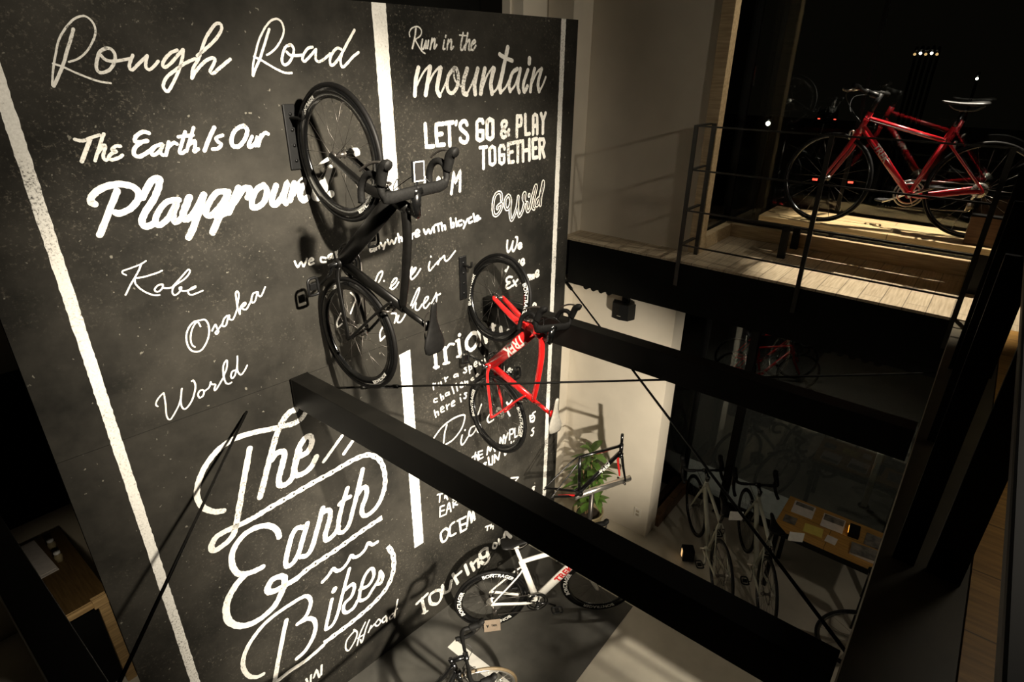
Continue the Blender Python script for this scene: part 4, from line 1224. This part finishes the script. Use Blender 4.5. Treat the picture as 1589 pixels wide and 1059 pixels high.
# ---------------------------------------------------------------- the bikes
BW = [('BONTRAGER', 2.45), ('BONTRAGER', -.70)]
BW2 = [('BONTRAGER', 1.35), ('BONTRAGER', 3.15), ('BONTRAGER', 4.85)]
def hook(x_t, z, label, off=.0):
    """wall hook of a hanging bike: black plate on the wall and a rubber covered hook"""
    o = thing('wall_hook', label, 'hook', on_wall(x_t, z - .17, .0))
    o.rotation_euler = (0, 0, YB)
    b = MB(); b.box((-.035, -.014, 0), (.035, -.001, .34), None, .006)
    for zz in (.05, .13, .21, .29): b.tube([(0, -.013, zz), (0, -.019, zz)], .009, 10)
    b.build('back_plate', [M['plastic']], o)
    h = MB(); h.tube(smooth_path([(0, -.012, .27), (0, -.05 - off, .275), (0, -.085 - off, .27), (0, -.105 - off, .285), (0, -.108 - off, .315)], 5), .0085, 8)
    h.build('hook_arm', [M['tape']], o)
    return o

S1 = 1.035
black = bicycle('matt black aero road bike hanging on the wall by its front wheel',
    pose([q * S1 for q in (1.830, 2.931, -1.393)], [[0.005, -1.0, 0.017], [-0.008, -0.017, -1.0], [1.0, 0.005, -0.008]], S1),
    'carbon', 'carbon', steer=.04, style='aero', rim_depth=.052, words=BW, wrap=True, computer=True, crank_a=.7, dt_r=.047, word_size=.026, group='bikes hanging on the wall', post='carbon')
S2 = .980
bicycle('red road bike hanging on the wall by its front wheel',
    pose([q * S2 for q in (3.162, 2.985, -2.595)], [[0.068, -0.992, -0.11], [0.055, 0.113, -0.992], [0.996, 0.061, 0.062]], S2),
    'red', 'red', steer=-.18, style='aero', rim_depth=.050, words=[('BONTRAGER', 1.45), ('BONTRAGER', 4.75)], word_size=.044, dt_r=.046, tube_word=('TREK', .108, .003), word_mat='decal', post='red', saddle='saddle_white', crank_a=1.9, group='bikes hanging on the wall')
bicycle('white road bike with red marks standing on the charcoal floor below the beam',
    upright(2.872, 2.502, 0.006, .758, -.653), 'white', 'white', steer=-.25, style='aero', rim_depth=.055, words=BW2, word_size=.050, tube_word=('TREK', .085, .003), word_mat='decal_red', post='white', crank_a=-.25)
bicycle('dark road bike with tan tyres at the bottom edge, only its front in view',
    upright(1.167, 2.09, 0.006, 1, -.03), 'gloss_black', 'gloss_black', steer=-.62, style='road', rim_depth=.020, tyre='tan_tyre', rim_dark=False, crank_a=.6)
bicycle('red flat-bar bike standing on the wooden bench upstairs',
    upright(5.54, .083, 3.521, -.163, .987, 1.04), 'crimson', 'crimson', steer=-.40, style='hybrid', bar='flat', rim_depth=.016, tube_word=('TREK', .062, .0015), word_mat='decal_grey', crank_a=-.5, seat_h=-.065)
for (x, y, fx, fy, lab) in ((4.45, 1.01, .80, .60, 'grey road bike parked facing the window, nearer the pale wall'), (4.50, .61, .874, .485, 'grey road bike parked facing the window, beside the table')):
    g = bicycle(lab, upright(x, y, .001, fx, fy), 'grey_paint', 'grey_paint', steer=.05, style='road', rim_depth=.022, crank_a=.3, group='grey bikes by the window')
    px = Vector((4.49, 1.005, 0)) if y > .8 else Vector((4.56, .512, 0))
    t = thing('price_tag', 'small white tag on the saddle of the bike ' + ('nearer the pale wall' if y > .8 else 'beside the table'), 'tag', (px.x, px.y, 1.005), atan2(fy, fx) + pi / 2, 'white tags on the saddles')
    b = MB(); b.box((-.060, -.004, -.02), (.060, .004, .075), None, .002); b.build('tag_card', M['wrap'], t)
bicycle('pale grey bike half hidden behind the dark guard at the right', upright(4.62, -1.12, .001, -.12, .99), 'grey_paint', 'white', steer=.1, style='road', rim_depth=.022, crank_a=.9, group='grey bikes by the window')
# two added red bikes standing in for reflections in the shop window
bicycle('red road bike added outside in place of a glass reflection, the nearer of two', upright(8.75, 2.45, -.039, .55, -.83), 'red', 'red', style='road', rim_depth=.020, crank_a=.2, tube_word=('TREK', .05, .001), group='red bikes in place of reflections')
bicycle('red road bike added outside in place of a glass reflection, the farther of two', upright(9.25, 2.62, -.039, .50, -.86), 'red', 'red', style='road', rim_depth=.020, crank_a=1.2, tube_word=('TREK', .05, .001), group='red bikes in place of reflections')
hook(1.575, 4.30, 'black wall hook holding the black bike', .05)
hook(2.765, 3.215, 'black wall hook holding the red bike', .0)

# ---------------------------------------------------------------- frame on its display stand
FS = .93
FM = pose([q * FS for q in (3.847, 2.684, -4.191)], [[0.914, 0.378, 0.148], [-0.357, 0.922, -0.146], [-0.191, 0.08, 0.978]], FS)
fr = bicycle('black bare bike frame with red and white bands clamped on a silver stand', FM, 'gloss_black', 'gloss_black', style='road', bar=None, wheels=False, tube_word=('TREK', .06, .002),
    accents=(('tt', (0, 0, -.005), .28, .62, .0145), ('cs', (0, -.045, 0), .25, .75, .012)), fork_alt='red', cat='bicycle frame', name='frameset')
st = thing('display_stand', 'silver display stand carrying the bare bike frame', 'stand', (0, 0, 0))
bbw = FM @ (BB + Vector((0, 0, -.05))); fhw = FM @ (FH + Vector((0, 0, -.03))); d = (fhw - bbw)
b = MB(); b.tube([bbw - d * .06, fhw + d * .20], [(.028, .034)] * 2, 12); b.build('stand_beam', M['silver'], st)
b = MB(); b.tube([bbw + Vector((0, 0, -.02)), bbw + Vector((0, 0, .055))], .026, 12); b.tube([fhw - d.normalized().cross(Vector((0, 0, 1))) * .06, fhw + d.normalized().cross(Vector((0, 0, 1))) * .06], .012, 10); b.build('stand_clamp', M['dark_alloy'], st)
foot = bbw.lerp(fhw, .32)
b = MB(); b.tube([(foot.x, foot.y, .02), (foot.x, foot.y, foot.z)], .024, 12); b.build('stand_post', M['dark_alloy'], st)
for a in (.3, 2.4, 4.5):
    b = MB(); b.tube([(foot.x, foot.y, .16), (foot.x + cos(a) * .30, foot.y + sin(a) * .30, .018)], .013, 8)
    b.tube([(foot.x + cos(a) * .29, foot.y + sin(a) * .29, .018), (foot.x + cos(a) * .33, foot.y + sin(a) * .33, .018)], .018, 8); b.build('stand_leg', M['silver'], st)

# ---------------------------------------------------------------- plant
pl = thing('potted_plant', 'green broad-leaved plant in a glazed pot before the pale wall', 'plant', (4.48, 2.50, 0))
b = MB(); b.lathe((0, 0, 0), (0, 0, 1), [(0, .10), (.02, .125), (.20, .155), (.26, .165), (.275, .172), (.29, .168), (.28, .150), (.235, .148)], 32); b.build('pot', M['pot'], pl)
b = MB(); b.lathe((0, 0, .225), (0, 0, 1), [(0, .147), (.012, .12), (.018, .02)], 24); b.build('soil', M['soil'], pl)
b = MB(); R_ = random.Random(5); tips = []
for k, (dx, dy, h) in enumerate(((0, 0, 1.05), (.05, -.04, .78), (-.06, .03, .86), (.03, .06, .55), (-.02, -.06, .50))):
    pts = smooth_path([(dx * .4, dy * .4, .22), (dx * .8, dy * .8, .22 + (h - .22) * .5), (dx * 1.5, dy * 1.5, h)], 4)
    b.tube(pts, [.014 - .006 * i / len(pts) for i in range(len(pts))], 8); tips.append((pts, h))
b.build('stem', M['stem'], pl)
def leaf(b, p, az, el, L, W):
    d = Vector((cos(az) * cos(el), sin(az) * cos(el), sin(el))); s = Vector((-sin(az), cos(az), 0)); up = s.cross(d) * -1
    rows = []
    for i in range(9):
        t = i / 8; c = Vector(p) + d * (L * t) - Vector((0, 0, 1)) * (L * .42 * t * t) ; hw = W * (sin(pi * min(1, t ** .75 * .97 + .03)) ** .9)
        rows.append([b.bm.verts.new(c + s * hw + up * hw * .35), b.bm.verts.new(c), b.bm.verts.new(c - s * hw + up * hw * .35)])
    for i in range(8):
        for j in range(2): b._f((rows[i][j], rows[i][j + 1], rows[i + 1][j + 1], rows[i + 1][j]))
for k, (pts, h) in enumerate(tips):
    n = 17 if k == 0 else 11
    for i in range(n):
        q = pts[-1].lerp(pts[len(pts) // 2], .75 * i / n)
        l = MB(); leaf(l, q, i * 2.4 + k, R_.uniform(.0, .95), R_.uniform(.17, .26), R_.uniform(.032, .048)); l.build('leaf', M['leaf'], pl, fix=False)

# ---------------------------------------------------------------- small things
s = thing('loudspeaker', 'black loudspeaker high on the pale wall under the mezzanine', 'speaker', (4.79, 2.44, 2.49))
b = MB(); b.prism([(-.03, .115, 0), (-.115, .085, 0), (-.135, 0, 0), (-.115, -.085, 0), (-.03, -.115, 0)], (0, 0, .155)); b.build('cabinet', M['plastic'], s)
b = MB(); b.box((-.03, -.035, .04), (0, .035, .20)); b.build('bracket', M['steel'], s)
b = MB(); b.box((-.136, -.02, .035), (-.1345, .02, .043)); b.build('badge', M['silver'], s)
s = thing('wall_socket', 'ivory wall socket low on the pale wall', 'socket', (4.789, 2.06, .22))
b = MB(); b.box((-.008, -.04, 0), (0, .04, .12), None, .003); b.build('plate', M['switch'], s)
b = MB(); b.box((-.010, -.018, .02), (-.008, .018, .05)); b.box((-.010, -.018, .065), (-.008, .018, .095)); b.build('outlet', M['plaster_dark'], s)

# little card sign on the floor in front of the white bike
c = thing('floor_sign', 'small brown card sign on the charcoal floor before the white bike', 'sign', (2.83, 2.455, .004), -.74)
b = MB(); b.prism([(-.075, 0, 0), (.075, 0, 0), (.075, .05, .085), (-.075, .05, .085)], (0, .004, 0)); b.prism([(-.075, .05, .085), (.075, .05, .085), (.075, .085, 0), (-.075, .085, 0)], (0, .003, .001)); b.build('card', M['card'], c)
b = MB(); nrm = Vector((0, -.085, .05)).normalized()
def sg(x, y): return Vector((x, .025 + y * .507, .0425 + y * .862)) + nrm * .0012
b.text('TREK', .022, lambda x, y: sg(x + .018, y), .001)
b.flat([sg(-.055, .014), sg(-.042, .006), sg(-.029, .014), sg(-.034, -.004), sg(-.042, -.016), sg(-.050, -.004)]); b.build('print', M['ink'], c, fix=False)

# table by the window with papers
t = thing('display_table', 'honey-coloured wooden table by the window with leaflets on it', 'table', (5.19, .32, 0))
b = MB(); b.box((-.27, -.44, .735), (.27, .44, .77), None, .004); b.build('tabletop', M['table_wood'], t)
b = MB(); b.box((-.245, -.42, .655), (.245, .42, .735)); b.build('apron', M['steel'], t)
for sx in (-1, 1):
    for sy in (-1, 1):
        b = MB(); b.box((sx * .23 - .02, sy * .40 - .02, 0), (sx * .23 + .02, sy * .40 + .02, .655)); b.build('leg', M['steel'], t)
def sheet(name, lab, cat, x, y, w, h, rz, m, pic=None):
    o = thing(name, lab, cat, (x, y, .7705), rz, 'leaflets on the table')
    b = MB(); b.box((-w / 2, -h / 2, 0), (w / 2, h / 2, .003)); b.build('sheet', M[m], o)
    if pic:
        b = MB(); b.box((pic[0], pic[1], .003), (pic[2], pic[3], .0036)); b.build('picture', M['photo_print'], o)
sheet('leaflet', 'pale leaflet at the left end of the table with a small picture', 'leaflet', 5.32, .60, .20, .19, .05, 'paper', (.03, -.08, .09, .08))
sheet('leaflet', 'pale leaflet with a dark picture in the middle of the table', 'leaflet', 5.30, .33, .21, .19, .05, 'paper', (.0, -.085, .095, .085))
sheet('leaflet', 'yellow leaflet on the table', 'leaflet', 5.08, .45, .13, .16, .1, 'paper_yellow')
sheet('leaflet', 'small pale slip in front on the table', 'leaflet', 5.05, .29, .10, .09, -.05, 'paper')
sheet('leaflet', 'dark print at the far right end of the table', 'leaflet', 5.28, -.02, .18, .15, .02, 'photo_print')
sheet('leaflet', 'small dark card at the left front of the table', 'leaflet', 5.09, .66, .11, .11, .04, 'photo_print')
o = thing('brochure_stack', 'stack of dark brochures with pale edges on the table corner', 'brochures', (5.05, .02, .7705))
for k in range(4):
    b = MB(); b.box((-.075, -.11, .008 * k), (.075, .11, .008 * k + .007), Matrix.Rotation(.04 * k, 4, 'Z')); b.build('brochure', M['paper' if k < 3 else 'photo_print'], o)
o = thing('bike_light', 'small black lamp glowing amber on the table', 'lamp', (5.27, .15, .7705), .1)
b = MB(); b.box((-.07, -.045, 0), (.07, .045, .06), None, .006); b.build('body', M['plastic'], o)
b = MB()
for k in range(4): b.lathe((-.045 + .03 * k, .045, .036), (0, 1, 0), [(0, .008), (.004, .008)], 10)
b.build('lens', M['amber'], o)
o = thing('bike_light', 'black lamp with an amber lens on the floor beside the left grey bike', 'lamp', (4.80, 1.46, .001), .6)
b = MB(); b.box((-.06, -.06, 0), (.06, .06, .13), None, .01); b.build('body', M['plastic'], o)
b = MB(); b.box((-.02, .06, .03), (.02, .064, .11)); b.build('lens', M['lamp_warm'], o)

# bench upstairs
bn = thing('wooden_bench', 'long pale wooden bench by the upstairs window carrying the red bike', 'bench', (5.53, .55, 3.17))
for x0, x1 in ((-.25, -.005), (.015, .25)):
    b = MB(); b.box((x0, -.95, .305), (x1, .97, .35), None, .004); b.build('plank', M['bench_wood'], bn)
for y in (.74, -.62):
    for x in (-.19, .19):
        b = MB(); b.box((x - .02, y - .03, 0), (x + .02, y + .03, .29)); b.build('leg', M['steel'], bn)
    b = MB(); b.box((-.22, y - .03, .285), (.22, y + .03, .305)); b.build('cross_bar', M['steel'], bn)
o = thing('wheel_chock', 'dark wooden block holding the rear wheel of the upstairs bike', 'block', (5.40, -.02, 3.521))
b = MB(); b.box((-.05, -.12, 0), (.02, .10, .20), None, .004); b.build('block_body', M['brown_wood'], o)
b = MB(); b.box((-.052, -.125, .20), (.022, .105, .212)); b.build('block_cap', M['steel'], o)

# cupboard behind the left edge of the chalkboard
cb = thing('wooden_cupboard', 'low wooden cupboard behind the left edge of the chalkboard', 'cupboard', (.05, 4.50, 0))
b = MB(); b.box((.10, .02, .86), (.60, 1.15, .90)); b.build('worktop', M['cupboard_wood'], cb)
b = MB(); b.box((.10, -.02, .875), (.535, .02, .92), None, .003); b.box((.475, -.03, .86), (.575, .03, .935), None, .003); b.build('front_rail', M['pine'], cb)
b = MB(); b.box((.50, -.025, 0), (.57, .02, .86), None, .003); b.build('corner_post', M['pine'], cb)
b = MB(); b.box((.10, .04, .03), (.50, 1.12, .86)); b.build('carcass', M['black_void'], cb)
o = thing('paper_sheet', 'large pale sheet lying on the cupboard behind the chalkboard', 'paper', (.36, 5.36, .9005), .05)
b = MB(); b.box((-.15, -.27, 0), (.11, .27, .004)); b.box((-.13, -.24, .004), (.10, .25, .007)); b.build('sheet', M['paper'], o)
for k, (x, y) in enumerate(((.53, 5.40), (.52, 5.20))):
    o = thing('small_jar', ('far' if k == 0 else 'near') + ' small pale jar beside the sheet on the cupboard', 'jar', (x, y, .9005), 0, 'jars on the cupboard')
    b = MB(); b.lathe((0, 0, 0), (0, 0, 1), [(0, .026), (.05, .030), (.075, .022), (.08, .020)], 16); b.build('jar_body', M['pot'], o)
    b = MB(); b.lathe((0, 0, .08), (0, 0, 1), [(0, .024), (.016, .024)], 16); b.build('lid', M['wrap'], o)
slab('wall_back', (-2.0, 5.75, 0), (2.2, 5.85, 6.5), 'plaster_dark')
slab('trim_back_lintel', (-2.0, 5.55, 1.15), (2.2, 5.75, 2.4), 'black_void')

# bollard, street lamps, stand-ins for mirrored lamps and cars outside
o = thing('bollard', 'pale round post standing in the street outside', 'post', (6.95, .19, -.04))
b = MB(); b.lathe((0, 0, 0), (0, 0, 1), [(0, .035), (.75, .035), (.77, .03), (.78, .01)], 20); b.build('post_body', M['paving'], o)
b = MB(); b.lathe((0, 0, 0), (0, 0, 1), [(0, .06), (.015, .06)], 20); b.build('post_foot', M['steel'], o)
def street_lamp_or_reflection(p, m, r, lab, k=1.0):
    p = (p[0] * k, p[1] * k, EYE + (p[2] - EYE) * k); r *= k
    o = thing('street_lamp_or_reflection', lab, 'street lamp', (p[0], p[1], -.04))
    h = p[2] + .04
    b = MB(); b.tube([(.3, 0, 0), (.3, 0, h + .1), (.2, 0, h + .2), (0, 0, h + .12)], .05, 8); b.build('pole', M['steel'], o)
    b = MB(); b.lathe((0, 0, h - r), (0, 0, 1), [(0, .01), (r * .5, r * .87), (r, r), (r * 1.5, r * .87), (r * 2, .01)], 12); b.build('lamp_head', M[m], o)
for k, p, m, r, lab in ((1.0, (20, 6.0, 3.11), 'lamp_white', .07, 'white street lamp shining beyond the upstairs railing'),
    (1.5, (20, 7.26, 5.54), 'lamp_blue', .10, 'bluish lamp high in the dark beside the window post'),
    (1.9, (20, 7.37, 2.86), 'lamp_white', .05, 'white lamp just above the upstairs railing near the window post'),
    (1.3, (20, 7.64, 2.24), 'lamp_white', .08, 'white lamp beside the window post below the top rail'),
    (1.0, (20, 7.21, .94), 'lamp_blue', .10, 'cool lamp low beside the window post'),
    (.8, (20, 6.87, .87), 'lamp_white', .08, 'white lamp low to the right of the window post'),
    (1.0, (30, 1.68, 4.37), 'lamp_white', .05, 'distant lamp high behind the saddle of the upstairs bike')):
    street_lamp_or_reflection(p, m, r, lab, k)
for k in range(5):  # added glowing bulbs stand in for ceiling lamps mirrored in the glass
    street_lamp_or_reflection((26, 2.75 + k * .16, 5.13 + .03 * (k % 2)), 'lamp_warm' if k % 2 == 0 else 'lamp_white', .045, 'glowing bulb in place of a ceiling lamp reflection, one of a short row')
for ob in [q for q in C.objects if q.get('label') == 'glowing bulb in place of a ceiling lamp reflection, one of a short row']: ob['group'] = 'row in place of ceiling lamp reflections'
o = thing('shop_sign', 'lit square sign on a post in the dark beside the window post', 'sign', (20, 7.06, 4.43))
b = MB(); b.box((-.05, -.42, -.28), (.05, .42, .28)); b.build('sign_box', M['paper'], o)
b = MB(); b.box((-.06, -.05, -.15), (-.05, .13, .03)); b.build('sign_light', M['lamp_white'], o)
b = MB(); b.box((-.06, -.35, .02), (-.05, -.10, .2)); b.build('sign_panel', M['tail'], o)
b = MB(); b.box((.05, -.05, -4.47), (.15, .05, .9)); b.build('sign_post', M['steel'], o)
def car(x, y, z, rz, lab):
    o = thing('car', lab, 'car', (x, y, z), rz, 'cars in the street')
    b = MB(); pr = [(-2.0, .35), (-2.0, .85), (-1.75, .98), (-1.35, 1.45), (.35, 1.48), (1.05, 1.02), (1.95, .86), (2.05, .38)]
    b.prism([(p, -.8, q) for p, q in pr], (0, 1.6, 0)); b.build('car_body', M['gloss_black'], o)
    for sx in (-1.25, 1.3):
        for sy in (-.82, .82):
            w_ = MB(); w_.lathe((sx, sy - .09, .32), (0, 1, 0), [(0, .2), (0, .32), (.18, .32), (.18, .2)], 20); w_.build('car_wheel', M['rubber'], o)
    for sy in (-.62, .62):
        l = MB(); l.box((-2.04, sy - .09, .72), (-1.99, sy + .09, .79)); l.build('tail_light', M['tail'], o)
    return o
car(61.0, 13.4, -.04, .25, 'dark car with red tail lights far down the street beyond the railing')
car(28.0, 5.40, -.04, .2, 'dark car with red tail lights seen low through the upstairs bike wheel')
